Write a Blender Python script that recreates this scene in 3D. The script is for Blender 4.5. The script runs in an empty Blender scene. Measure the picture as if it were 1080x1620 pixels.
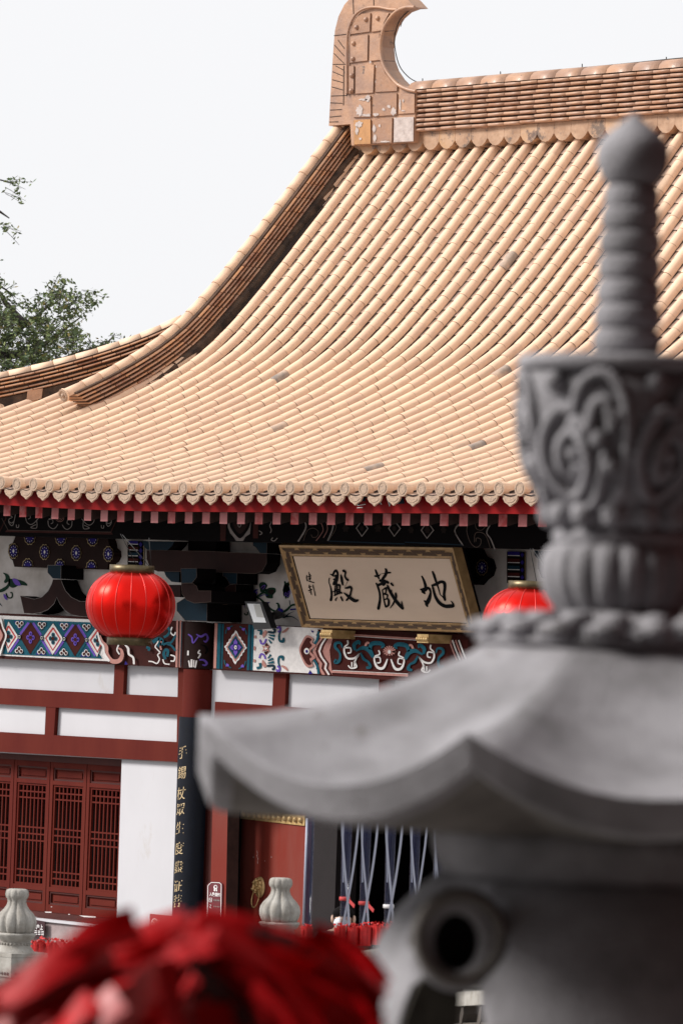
import bpy, bmesh, math, random
from mathutils import Vector, Matrix, noise
random.seed(7)
S = bpy.context.scene
COL = S.collection
# ---------------------------------------------------------------- camera
FPX = 7900.0; PHI = math.atan(7900/7215.0); PIT = math.atan(205/7900.0); ROL = math.radians(2.0)
CAM = Vector((0, 0, 3.3))
FW = Vector((-math.sin(PHI)*math.cos(PIT), math.cos(PHI)*math.cos(PIT), math.sin(PIT)))
_R0 = Vector((math.cos(PHI), math.sin(PHI), 0)); _U0 = _R0.cross(FW)
RT = _R0*math.cos(ROL) + _U0*math.sin(ROL); UP = -_R0*math.sin(ROL) + _U0*math.cos(ROL)
cd = bpy.data.cameras.new('camera'); co = bpy.data.objects.new('camera', cd); COL.objects.link(co)
co.matrix_world = Matrix(((RT.x, UP.x, -FW.x, CAM.x), (RT.y, UP.y, -FW.y, CAM.y), (RT.z, UP.z, -FW.z, CAM.z), (0, 0, 0, 1)))
cd.sensor_fit = 'VERTICAL'; cd.sensor_height = 36; cd.sensor_width = 24; cd.lens = FPX/1620*36
cd.clip_start = 0.1; cd.clip_end = 2000
cd.dof.use_dof = True; cd.dof.focus_distance = 53; cd.dof.aperture_fstop = 8.5
S.camera = co
# ---------------------------------------------------------------- sky, sun, exposure
SUN_EL = math.radians(37); SDIR = Vector((-0.63, -0.776, 0)).normalized()*math.cos(SUN_EL) + Vector((0, 0, math.sin(SUN_EL)))
w = bpy.data.worlds.new('World'); S.world = w; w.use_nodes = True
nt = w.node_tree; nt.nodes.clear()
sky = nt.nodes.new('ShaderNodeTexSky'); sky.sky_type = 'NISHITA'; sky.sun_disc = False
sky.sun_elevation = SUN_EL; sky.sun_rotation = math.atan2(SDIR.x, SDIR.y); sky.dust_density = 4; sky.altitude = 200
hs = nt.nodes.new('ShaderNodeHueSaturation'); hs.inputs['Saturation'].default_value = 0.12
mx = nt.nodes.new('ShaderNodeMixRGB'); mx.inputs[0].default_value = 0.93; mx.inputs[2].default_value = (7.6, 7.62, 7.78, 1)
bg = nt.nodes.new('ShaderNodeBackground'); bg.inputs[1].default_value = 0.1
wo = nt.nodes.new('ShaderNodeOutputWorld')
nt.links.new(sky.outputs[0], hs.inputs['Color']); nt.links.new(hs.outputs[0], mx.inputs[1])
nt.links.new(mx.outputs[0], bg.inputs[0]); nt.links.new(bg.outputs[0], wo.inputs[0])
sl = bpy.data.lights.new('sun', 'SUN'); sl.energy = 3.7; sl.angle = math.radians(18); sl.color = (1.0, 0.955, 0.9)
so = bpy.data.objects.new('sun', sl); COL.objects.link(so)
so.rotation_euler = SDIR.to_track_quat('Z', 'Y').to_euler()
S.view_settings.view_transform = 'Standard'; S.view_settings.look = 'None'
S.view_settings.exposure = 0.36; S.view_settings.gamma = 1.0
try:
    S.cycles.use_denoising = True; S.cycles.max_bounces = 6; S.cycles.transparent_max_bounces = 12
except Exception: pass

# ---------------------------------------------------------------- helpers
def ray(x, y): return FW + RT*((x-540)/FPX) + UP*((810-y)/FPX)
def atY(x, y, Y): d = ray(x, y); return CAM + d*((Y-CAM.y)/d.y)
def atX(x, y, X): d = ray(x, y); return CAM + d*((X-CAM.x)/d.x)
def atD(x, y, D): return CAM + ray(x, y)*D
def atP(x, y, P0, n):
    d = ray(x, y); return CAM + d*((P0-CAM).dot(n)/d.dot(n))

MATS = {}
def mat(name, col, rough=0.7, var=0.0, scale=8.0, bump=0.0, bscale=None, metal=0.0, tint=0.0, tcol=None, col2=None,
        coat=0.0, spec=0.5, stretch=None, stain=None, alpha=None, trans=0.0, dist=0.01):
    if name in MATS: return MATS[name]
    m = bpy.data.materials.new(name); m.use_nodes = True; t = m.node_tree; L = t.links
    b = t.nodes['Principled BSDF']
    b.inputs['Roughness'].default_value = rough; b.inputs['Metallic'].default_value = metal
    b.inputs['Specular IOR Level'].default_value = spec
    b.inputs['Coat Weight'].default_value = coat; b.inputs['Coat Roughness'].default_value = 0.15
    if alpha is not None: b.inputs['Alpha'].default_value = alpha
    if trans: b.inputs['Transmission Weight'].default_value = trans
    tc = t.nodes.new('ShaderNodeTexCoord'); src = tc.outputs['Object']
    if stretch:
        mp = t.nodes.new('ShaderNodeMapping'); mp.inputs['Scale'].default_value = stretch
        L.new(src, mp.inputs[0]); src = mp.outputs[0]
    cur = None
    def rgb(c):
        n = t.nodes.new('ShaderNodeRGB'); n.outputs[0].default_value = (*c, 1); return n.outputs[0]
    def mixc(f, a, bb, mode='MIX'):
        n = t.nodes.new('ShaderNodeMixRGB'); n.blend_type = mode
        if isinstance(f, float): n.inputs[0].default_value = f
        else: L.new(f, n.inputs[0])
        L.new(a, n.inputs[1]); L.new(bb, n.inputs[2]); return n.outputs[0]
    def nz(s, det=5, rgh=0.6):
        n = t.nodes.new('ShaderNodeTexNoise'); n.inputs['Scale'].default_value = s
        n.inputs['Detail'].default_value = det; n.inputs['Roughness'].default_value = rgh
        L.new(src, n.inputs['Vector']); return n.outputs['Fac']
    def ramp(f, a, bb):
        n = t.nodes.new('ShaderNodeMapRange'); n.inputs[1].default_value = a; n.inputs[2].default_value = bb
        L.new(f, n.inputs[0]); return n.outputs[0]
    cur = rgb(col)
    if tint:
        at = t.nodes.new('ShaderNodeAttribute'); at.attribute_name = 'tint'
        c2 = tcol or tuple(c*0.6 for c in col)
        cur = mixc(ramp(at.outputs['Fac'], 0.0, 1.0/tint), cur, rgb(c2))
    if var:
        c2 = col2 or tuple(c*(1-var) for c in col)
        cur = mixc(ramp(nz(scale), 0.38, 0.68), cur, rgb(c2))
    if stain:
        sc, thr, scol = stain
        cur = mixc(ramp(nz(sc, 8, 0.7), thr, thr+0.06), cur, rgb(scol))
    L.new(cur, b.inputs['Base Color'])
    if bump:
        bn = t.nodes.new('ShaderNodeBump'); bn.inputs['Strength'].default_value = bump; bn.inputs['Distance'].default_value = dist
        L.new(nz(bscale or scale*4), bn.inputs['Height']); L.new(bn.outputs[0], b.inputs['Normal'])
    MATS[name] = m; return m

M = {}
def dm(k, *a, **kw): M[k] = mat(k, *a, **kw); return M[k]
dm('tile', (0.78, 0.555, 0.385), 0.62, var=0.16, scale=9, bump=0.25, bscale=60, tint=1.0, tcol=(0.60, 0.40, 0.29), col2=(0.72, 0.49, 0.34), stain=(2.6, 0.66, (0.52, 0.37, 0.28)), dist=0.004)
dm('tile_grey', (0.22, 0.19, 0.17), 0.7, var=0.6, scale=4, col2=(0.58, 0.42, 0.31))
dm('pan', (0.53, 0.365, 0.27), 0.75, var=0.25, scale=7, bump=0.3, bscale=50, tint=1.0, tcol=(0.40, 0.29, 0.25), stain=(4.0, 0.68, (0.24, 0.17, 0.14)), dist=0.004)
dm('tile_end', (0.44, 0.31, 0.22), 0.8, var=0.4, scale=45, bump=1.0, bscale=60, col2=(0.30, 0.22, 0.17), dist=0.01)
dm('glaze', (0.56, 0.27, 0.12), 0.35, var=0.35, scale=7, bump=0.3, bscale=30, tint=1.0, tcol=(0.20, 0.07, 0.03), col2=(0.42, 0.25, 0.16), coat=0.3, stain=(6, 0.66, (0.16, 0.11, 0.09)), dist=0.004)
dm('ridge_course', (0.47, 0.28, 0.18), 0.5, var=0.3, scale=6, bump=0.3, bscale=30, tint=1.0, tcol=(0.28, 0.13, 0.07), col2=(0.42, 0.27, 0.2), stain=(5, 0.67, (0.13, 0.09, 0.08)), dist=0.004)
dm('mortar', (0.035, 0.023, 0.018), 0.95, var=0.7, scale=5, bump=0.6, bscale=25, col2=(0.12, 0.075, 0.05))
dm('joint', (0.13, 0.08, 0.055), 0.95, var=0.8, scale=5, col2=(0.46, 0.31, 0.22))
dm('joint_and_shade', (0.035, 0.022, 0.018), 0.95, var=0.3, scale=10)
dm('ornament', (0.42, 0.235, 0.14), 0.5, var=0.35, scale=3.2, bump=0.6, bscale=11, col2=(0.27, 0.16, 0.115), stain=(6, 0.62, (0.11, 0.075, 0.06)), coat=0.1, dist=0.015)
dm('ornament_orange', (0.45, 0.22, 0.08), 0.35, var=0.35, scale=6, bump=0.2, coat=0.3)
dm('base_tile', (0.44, 0.28, 0.18), 0.5, var=0.5, scale=5, bump=0.5, col2=(0.27, 0.15, 0.085), stain=(4, 0.55, (0.14, 0.095, 0.07)))
dm('base_tile_orange', (0.42, 0.24, 0.12), 0.4, var=0.5, scale=6, bump=0.4, col2=(0.45, 0.30, 0.2), stain=(4, 0.55, (0.14, 0.09, 0.07)))
dm('ornament_brown', (0.33, 0.175, 0.10), 0.45, var=0.4, scale=4, bump=0.6, bscale=11, col2=(0.24, 0.14, 0.10), stain=(6, 0.62, (0.10, 0.07, 0.055)), coat=0.15, dist=0.015)
dm('ornament_pale', (0.50, 0.43, 0.40), 0.85, var=0.4, scale=12, bump=0.5, col2=(0.34, 0.28, 0.26))
dm('red_fascia', (0.23, 0.002, 0.003), 0.55, spec=0.12, var=0.3, scale=2.5, bump=0.15, bscale=20, col2=(0.15, 0.0015, 0.002), stain=(9, 0.70, (0.34, 0.10, 0.09)))
dm('red_rafter', (0.30, 0.008, 0.008), 0.6, spec=0.2, var=0.7, scale=7, col2=(0.50, 0.20, 0.20), tint=1.0, tcol=(0.50, 0.22, 0.22))
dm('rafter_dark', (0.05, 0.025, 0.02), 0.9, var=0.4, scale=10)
dm('black_paint', (0.004, 0.003, 0.0035), 0.9, spec=0.08)
dm('brown_paint', (0.018, 0.006, 0.005), 0.75, var=0.3, scale=4, bump=0.1, spec=0.15)
dm('bracket_brown', (0.022, 0.006, 0.005), 0.7, var=0.35, scale=3, bump=0.1, spec=0.15)
dm('bracket_teal', (0.002, 0.016, 0.030), 0.65, var=0.35, scale=3, bump=0.1, spec=0.15)
dm('beam_maroon', (0.045, 0.009, 0.007), 0.75, var=0.35, scale=6, spec=0.15)
dm('red_wood', (0.105, 0.013, 0.007), 0.7, var=0.25, scale=2.2, bump=0.15, bscale=18, col2=(0.085, 0.0075, 0.0045), stretch=(1, 1, 0.25), spec=0.14)
dm('red_wood_dark', (0.065, 0.009, 0.006), 0.65, var=0.3, scale=2.5, bump=0.2, bscale=20, stretch=(1, 1, 0.3), spec=0.35)
dm('door_red', (0.165, 0.020, 0.012), 0.6, spec=0.2, var=0.25, scale=1.6, bump=0.15, bscale=14, col2=(0.17, 0.04, 0.03), stain=(5, 0.76, (0.2, 0.02, 0.01)), stretch=(1, 1, 0.4))
dm('plaster_white', (0.53, 0.525, 0.555), 0.85, var=0.05, scale=1.6, bump=0.15, bscale=6, stretch=(1, 1, 0.5), stain=(1.1, 0.60, (0.475, 0.455, 0.455)))
dm('plaster_old', (0.60, 0.56, 0.54), 0.9, var=0.45, scale=2.2, bump=0.2, bscale=9, col2=(0.38, 0.34, 0.31), stain=(4, 0.66, (0.22, 0.19, 0.17)))
dm('p_white', (0.70, 0.67, 0.66), 0.8, var=0.15, scale=20)
dm('p_dim', (0.24, 0.21, 0.20), 0.8, var=0.3, scale=20)
dm('p_line', (0.085, 0.06, 0.05), 0.8, spec=0.2)
dm('p_dark', (0.015, 0.009, 0.008), 0.85, spec=0.15)
dm('p_pink', (0.44, 0.20, 0.17), 0.75, var=0.2, scale=15)
dm('p_red', (0.42, 0.035, 0.035), 0.75)
dm('p_maroon', (0.055, 0.009, 0.007), 0.8, spec=0.15, var=0.2, scale=10)
dm('p_teal', (0.004, 0.085, 0.125), 0.75, spec=0.2, var=0.25, scale=12)
dm('p_tealdk', (0.003, 0.025, 0.045), 0.75, spec=0.2, var=0.25, scale=12)
dm('p_violet', (0.14, 0.075, 0.42), 0.75, spec=0.2, var=0.2, scale=12)
dm('p_blue', (0.018, 0.010, 0.17), 0.75, spec=0.2, var=0.2, scale=12)
dm('p_green', (0.006, 0.035, 0.018), 0.8, spec=0.2, var=0.3, scale=12)
dm('p_gold', (0.33, 0.24, 0.12), 0.5, metal=0.3)
dm('gold', (0.62, 0.43, 0.20), 0.45, var=0.35, scale=14, metal=0.35, bump=0.2, col2=(0.42, 0.27, 0.10))
dm('gold_text', (0.62, 0.47, 0.27), 0.55, metal=0.2, var=0.3, scale=40)
dm('frame_bronze', (0.38, 0.235, 0.10), 0.45, var=0.4, scale=9, metal=0.25, bump=0.3, col2=(0.26, 0.155, 0.065))
dm('frame_edge', (0.42, 0.26, 0.12), 0.4, metal=0.3, var=0.3, scale=12)
dm('frame_scale', (0.085, 0.042, 0.018), 0.6, var=0.5, scale=60, bump=0.5, metal=0.2)
dm('plaque_tan', (0.62, 0.48, 0.375), 0.6, spec=0.2, var=0.16, scale=1.3, bump=0.05, col2=(0.54, 0.41, 0.315), stretch=(0.5, 1, 1.6), stain=(2.6, 0.74, (0.33, 0.24, 0.18)))
dm('ink', (0.003, 0.003, 0.004), 0.8, spec=0.1)
dm('silk', (0.74, 0.010, 0.005), 0.31, var=0.1, scale=3, metal=0.88, bump=0.05, bscale=14, spec=0.5, col2=(0.66, 0.008, 0.005))
dm('silk_seam', (0.60, 0.035, 0.03), 0.4, metal=0.3)
dm('brass_cap', (0.12, 0.09, 0.045), 0.4, metal=0.6, var=0.4, scale=20)
dm('wire', (0.015, 0.014, 0.015), 0.7)
dm('black_metal', (0.015, 0.015, 0.017), 0.45, metal=0.2)
dm('lamp_glass', (0.70, 0.72, 0.74), 0.12, coat=0.6)
dm('lamp_panel', (0.42, 0.42, 0.40), 0.3)
dm('board_black', (0.003, 0.005, 0.012), 0.5, var=0.4, scale=6, spec=0.2)
dm('sign_maroon', (0.12, 0.015, 0.022), 0.35, coat=0.3)
dm('sign_red', (0.26, 0.035, 0.035), 0.4, coat=0.2)
dm('sign_black', (0.035, 0.008, 0.012), 0.4)
dm('sign_white', (0.78, 0.76, 0.76), 0.5)
dm('interior', (0.006, 0.005, 0.005), 0.95, spec=0.1)  # near-black, the dark of unlit rooms and holes put in as colour
dm('post_grey', (0.016, 0.012, 0.013), 0.6, spec=0.2, var=0.3, scale=3, bump=0.1)
dm('marble', (0.37, 0.355, 0.33), 0.85, spec=0.1, var=0.38, scale=11, bump=0.7, bscale=60, col2=(0.25, 0.23, 0.205), stain=(12, 0.63, (0.17, 0.15, 0.125)), dist=0.006)
dm('granite', (0.335, 0.328, 0.35), 0.85, spec=0.12, var=0.4, scale=7, bump=0.8, bscale=120, col2=(0.20, 0.195, 0.205), stain=(4, 0.60, (0.13, 0.115, 0.105)), dist=0.005)
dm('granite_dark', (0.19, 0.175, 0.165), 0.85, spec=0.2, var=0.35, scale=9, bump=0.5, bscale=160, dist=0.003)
dm('stone_step', (0.33, 0.26, 0.26), 0.75, var=0.35, scale=4, bump=0.2)
dm('paving', (0.24, 0.23, 0.22), 0.9, var=0.3, scale=0.6, bump=0.3, bscale=8)
dm('ribbon_red', (0.82, 0.006, 0.012), 0.45, var=0.4, scale=14, bump=0.2, tint=1.0, tcol=(0.30, 0.001, 0.003), col2=(0.55, 0.002, 0.006), spec=0.3)
dm('ribbon_pink', (0.72, 0.17, 0.17), 0.45, var=0.5, scale=9, col2=(0.62, 0.05, 0.06), spec=0.5)
dm('candle_red', (0.62, 0.02, 0.015), 0.4, var=0.5, scale=25, bump=0.4, tint=1.0, tcol=(0.30, 0.005, 0.008), col2=(0.50, 0.01, 0.01))
dm('cello', (0.03, 0.035, 0.09), 0.12, alpha=0.35, coat=0.3)
dm('strip_white', (0.36, 0.38, 0.47), 0.35)
dm('skin', (0.50, 0.33, 0.25), 0.6)
dm('hair', (0.004, 0.003, 0.003), 0.9, spec=0.1)
dm('mask', (0.62, 0.64, 0.68), 0.8)
dm('cloth_dark', (0.03, 0.03, 0.035), 0.9)
dm('paving_dark', (0.30, 0.285, 0.27), 0.9, var=0.3, scale=2, bump=0.3)
dm('rail_dark', (0.075, 0.06, 0.05), 0.8, var=0.4, scale=8, bump=0.4)
dm('ribbon_gap_shade', (0.06, 0.001, 0.002), 0.5, var=0.5, scale=9, spec=0.3)  # near-black ribbon colour standing in for shaded gaps in the bunch
dm('pier_shade', (0.045, 0.04, 0.033), 0.9, spec=0.1, var=0.4, scale=8, bump=0.4)
dm('joint_brown', (0.085, 0.045, 0.028), 0.9, var=0.6, scale=6)
dm('leaf_dark', (0.060, 0.105, 0.045), 0.6, tint=1.0, tcol=(0.19, 0.23, 0.07))
dm('leaf_yellow', (0.26, 0.20, 0.05), 0.6)
dm('bark', (0.06, 0.05, 0.045), 0.9, var=0.4, scale=8)

def tag(o, label=None, cat=None, group=None, kind=None):
    if label: o['label'] = label
    if cat: o['category'] = cat
    if group: o['group'] = group
    if kind: o['kind'] = kind
    return o
def empty(name, loc, label, cat, group=None):
    o = bpy.data.objects.new(name, None); COL.objects.link(o); o.location = loc; o.empty_display_size = 0.1
    return tag(o, label, cat, group)

class MB:
    def __init__(s): s.v = []; s.f = []; s.m = []; s.t = []; s.mats = []; s.sm = []
    def mi(s, k):
        if k not in s.mats: s.mats.append(k)
        return s.mats.index(k)
    def add(s, vs, fs, k, tint=0.0, smooth=False):
        b = len(s.v); s.v += [tuple(p) for p in vs]; i = s.mi(k)
        for f in fs: s.f.append([b+q for q in f]); s.m.append(i); s.t.append(tint); s.sm.append(smooth)
    def box(s, x0, x1, y0, y1, z0, z1, k, tint=0.0):
        vs = [(x, y, z) for x in (x0, x1) for y in (y0, y1) for z in (z0, z1)]
        s.add(vs, [(0, 1, 3, 2), (4, 6, 7, 5), (0, 4, 5, 1), (2, 3, 7, 6), (0, 2, 6, 4), (1, 5, 7, 3)], k, tint)
    def prism(s, pts, d, k, kside=None, tint=0.0):
        n = len(pts); a = [Vector(p) for p in pts]; d = Vector(d); b = [p+d for p in a]
        s.add(a+b, [list(range(n))[::-1] if False else list(range(n)), list(range(2*n-1, n-1, -1))], k, tint)
        s.add(a+b, [(i, i+n, (i+1) % n+n, (i+1) % n) for i in range(n)], kside or k, tint)
    def flat(s, pts, k): s.add(pts, [list(range(len(pts)))], k)
    def seg(s, A, B, side, up, sec, k, secB=None, tint=0.0, smooth=True, caps=True):
        A = Vector(A); B = Vector(B); n = len(sec); secB = secB or sec
        vs = [A+side*p+up*q for p, q in sec] + [B+side*p+up*q for p, q in secB]
        s.add(vs, [(i, i+1, i+1+n, i+n) for i in range(n-1)], k, tint, smooth)
        if caps: s.add(vs, [list(range(n)), list(range(2*n-1, n-1, -1))], k, tint)
    def tube(s, pts, rs, k, n=8, tint=0.0, cap=True, smooth=True):
        pts = [Vector(p) for p in pts]
        if not hasattr(rs, '__len__'): rs = [rs]*len(pts)
        rings = []; ref = None
        for i, p in enumerate(pts):
            d = (pts[min(i+1, len(pts)-1)]-pts[max(i-1, 0)])
            d = d.normalized() if d.length > 1e-9 else Vector((0, 0, 1))
            a = d.orthogonal().normalized() if ref is None else (ref-d*ref.dot(d)).normalized()
            ref = a; b = d.cross(a)
            rings.append([p+(a*math.cos(2*math.pi*j/n)+b*math.sin(2*math.pi*j/n))*rs[i] for j in range(n)])
        vs = [q for r in rings for q in r]; fs = []
        for i in range(len(rings)-1):
            for j in range(n): fs.append((i*n+j, i*n+(j+1) % n, (i+1)*n+(j+1) % n, (i+1)*n+j))
        s.add(vs, fs, k, tint, smooth)
        if cap: s.add(vs, [list(range(n))[::-1], [len(vs)-n+j for j in range(n)]], k, tint)
    def lathe(s, c, prof, k, n=32, fr=None, smooth=True, tint=0.0):
        c = Vector(c); vs = []; fs = []
        for (r, z) in prof:
            for j in range(n):
                a = 2*math.pi*j/n; rr = fr(r, z, a) if fr else r
                vs.append(c+Vector((rr*math.cos(a), rr*math.sin(a), z)))
        m = len(prof)
        for i in range(m-1):
            for j in range(n): fs.append((i*n+j, i*n+(j+1) % n, (i+1)*n+(j+1) % n, (i+1)*n+j))
        s.add(vs, fs, k, tint, smooth)
        s.add(vs, [list(range(n))[::-1], [(m-1)*n+j for j in range(n)]], k, tint)
    def ball(s, c, r, k, n=12, squash=(1, 1, 1)):
        c = Vector(c); prof = []; vs = []; fs = []; m = n//2
        for i in range(m+1):
            t = math.pi*i/m
            for j in range(n):
                a = 2*math.pi*j/n
                vs.append(c+Vector((math.sin(t)*math.cos(a)*squash[0], math.sin(t)*math.sin(a)*squash[1], math.cos(t)*squash[2]))*r)
        for i in range(m):
            for j in range(n): fs.append((i*n+j, i*n+(j+1) % n, (i+1)*n+(j+1) % n, (i+1)*n+j))
        s.add(vs, fs, k, 0, True)
    def build(s, name, parent=None, origin=None, fix=True):
        me = bpy.data.meshes.new(name); o = bpy.data.objects.new(name, me); COL.objects.link(o)
        off = Vector(origin) if origin is not None else (parent.location.copy() if parent else Vector((0, 0, 0)))
        if parent and parent.parent: off = parent.parent.location.copy()
        me.from_pydata([tuple(Vector(p)-off) for p in s.v], [], s.f)
        for k in s.mats: me.materials.append(M[k])
        me.polygons.foreach_set('material_index', s.m); me.polygons.foreach_set('use_smooth', s.sm)
        a = me.attributes.new('tint', 'FLOAT', 'FACE'); a.data.foreach_set('value', s.t)
        me.validate(); me.update()
        if fix:
            bm = bmesh.new(); bm.from_mesh(me); bmesh.ops.remove_doubles(bm, verts=bm.verts, dist=1e-6)
            bmesh.ops.recalc_face_normals(bm, faces=bm.faces); bm.to_mesh(me); bm.free()
        if parent: o.parent = parent
        else: o.location = off
        return o

def smooth_poly(pts, sub=6, closed=False):
    P = [Vector(p) for p in pts]; n = len(P); out = []
    rng = range(n if closed else n-1)
    for i in rng:
        g = lambda j: P[j % n] if closed else P[max(0, min(n-1, j))]
        a, b, c, d = g(i-1), g(i), g(i+1), g(i+2)
        for k in range(sub):
            t = k/sub
            out.append(0.5*((2*b)+(-a+c)*t+(2*a-5*b+4*c-d)*t*t+(-a+3*b-3*c+d)*t**3))
    if not closed: out.append(P[-1])
    return out

class Paint:
    """paint on a surface: f maps photo pixel -> point on it, lifted by layer; crop = (x0, y0, scale)"""
    def __init__(s, mb, f, crop): s.mb = mb; s.f = f; s.c = crop
    def px(s, p): return (s.c[0]+p[0]/s.c[2], s.c[1]+p[1]/s.c[2])
    def pt(s, p, ly): x, y = s.px(p); return s.f(x, y, ly)
    def poly(s, pts, k, ly=1, sm=False):
        pts = [tuple(p) for p in pts]
        if sm: pts = [tuple(q[:2]) for q in smooth_poly([(p[0], p[1], 0) for p in pts], 5, True)]
        s.mb.flat([s.pt(p, ly) for p in pts], k)
    def line(s, pts, wd, k, ly=1, sm=True, closed=False):
        if hasattr(wd, '__len__'): W = list(wd)
        else: W = [wd]*len(pts)
        P = [(p[0], p[1], W[i]) for i, p in enumerate(pts)]
        if sm and len(P) > 2: P = smooth_poly(P, 5, closed)
        else: P = [Vector(p) for p in P]
        n = len(P); L = []; R = []
        for i in range(n):
            a = P[(i-1) % n] if closed else P[max(0, i-1)]; b = P[(i+1) % n] if closed else P[min(n-1, i+1)]
            dx, dy = b.x-a.x, b.y-a.y; l = math.hypot(dx, dy) or 1; nx, ny = -dy/l, dx/l; h = max(P[i].z, 0.1)/2
            L.append((P[i].x+nx*h, P[i].y+ny*h)); R.append((P[i].x-nx*h, P[i].y-ny*h))
        vs = [s.pt(p, ly) for p in L]+[s.pt(p, ly) for p in R]
        fs = [(i, i+1, n+i+1, n+i) for i in range(n-1)]
        if closed: fs.append((n-1, 0, n, 2*n-1))
        s.mb.add(vs, fs, k)
    def disc(s, c, rx, ry, k, ly=1, n=14, lobes=0, amp=0.0):
        pts = []
        N = n*3 if lobes else n
        for i in range(N):
            a = 2*math.pi*i/N; m = 1+amp*math.cos(lobes*a)
            pts.append((c[0]+rx*m*math.cos(a), c[1]+ry*m*math.sin(a)))
        s.poly(pts, k, ly)
def onY(Y): return lambda x, y, ly: atY(x, y, Y-0.004*ly)

def quad_prism(mb, px, Y0, Y1, k, kside=None):
    a = [atY(x, y, Y0) for x, y in px]
    mb.prism(a, (0, Y1-Y0, 0), k, kside)
def text_mesh(body, size, k, mapf, bold=0.0, shear=0.0):
    """flat text through the built-in font, every vertex sent through mapf(x, z)"""
    c = bpy.data.curves.new('lettering', 'FONT'); c.body = body; c.size = size; c.align_x = 'CENTER'; c.align_y = 'CENTER'
    c.offset = bold; c.shear = shear; c.resolution_u = 3
    o = bpy.data.objects.new('lettering', c); COL.objects.link(o); bpy.context.view_layer.update()
    me = bpy.data.meshes.new_from_object(o.evaluated_get(bpy.context.evaluated_depsgraph_get()))
    mb = MB(); mb.add([mapf(v.co.x, v.co.y) for v in me.vertices], [list(p.vertices) for p in me.polygons], k)
    bpy.data.objects.remove(o); bpy.data.meshes.remove(me); return mb

# ================================================================ ROOF
PY = [34.3, 36.0, 37.44, 38.3, 38.9, 39.45, 40.0, 40.7, 41.4]
PZ = [4.83, 5.32, 5.87, 6.29, 6.68, 7.18, 7.75, 8.52, 9.31]
def prof(y):
    if y > PY[-1]: return PZ[-1]+(y-PY[-1])*1.13
    n = len(PY)
    i = max(0, min(n-2, next((j for j in range(n-1) if y < PY[j+1]), n-2)))
    def sl(j):
        j = max(0, min(n-1, j)); a = max(0, j-1); b = min(n-1, j+1); return (PZ[b]-PZ[a])/(PY[b]-PY[a])
    h = PY[i+1]-PY[i]; t = (y-PY[i])/h; t = max(-0.2, min(1.2, t)); m0, m1 = sl(i)*h, sl(i+1)*h
    return PZ[i]*(2*t**3-3*t**2+1)+m0*(t**3-2*t**2+t)+PZ[i+1]*(-2*t**3+3*t**2)+m1*(t**3-t**2)
def rise(x, y): return 0.0062*min(10.5, max(0, -40-x))**2*max(0, min(1, 1-(y-34.3)/5))
def rz(x, y): return prof(y)+rise(x, y)
YE, YR = 34.3, 41.40; XG = -45.4; YH = 39.0
PITCH = 0.28; X0 = atY(703.9, 772, 34.3).x
# arc-length steps along the slope
ys = [YE+(YR-YE)*i/400 for i in range(401)]; arc = [0]
for i in range(400): arc.append(arc[-1]+math.hypot(ys[i+1]-ys[i], prof(ys[i+1])-prof(ys[i])))
def y_at(s):
    if s <= 0: return YE+s*0.95
    if s >= arc[-1]: return YR
    lo, hi = 0, 400
    while hi-lo > 1:
        md = (lo+hi)//2
        if arc[md] <= s: lo = md
        else: hi = md
    t = (s-arc[lo])/(arc[hi]-arc[lo]); return ys[lo]+(ys[hi]-ys[lo])*t
hall = empty('temple_hall', (-38, 41, -0.35), 'temple hall with swept peach tiled roof, dark painted brackets, red woodwork and white panels', 'temple')
XV = Vector((1, 0, 0))
half = [(math.cos(math.pi*j/8), math.sin(math.pi*j/8)) for j in range(9)]
tb = MB(); pb = MB()
cols = [X0+PITCH*k for k in range(-53, 26)]
TL = 0.243
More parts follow.
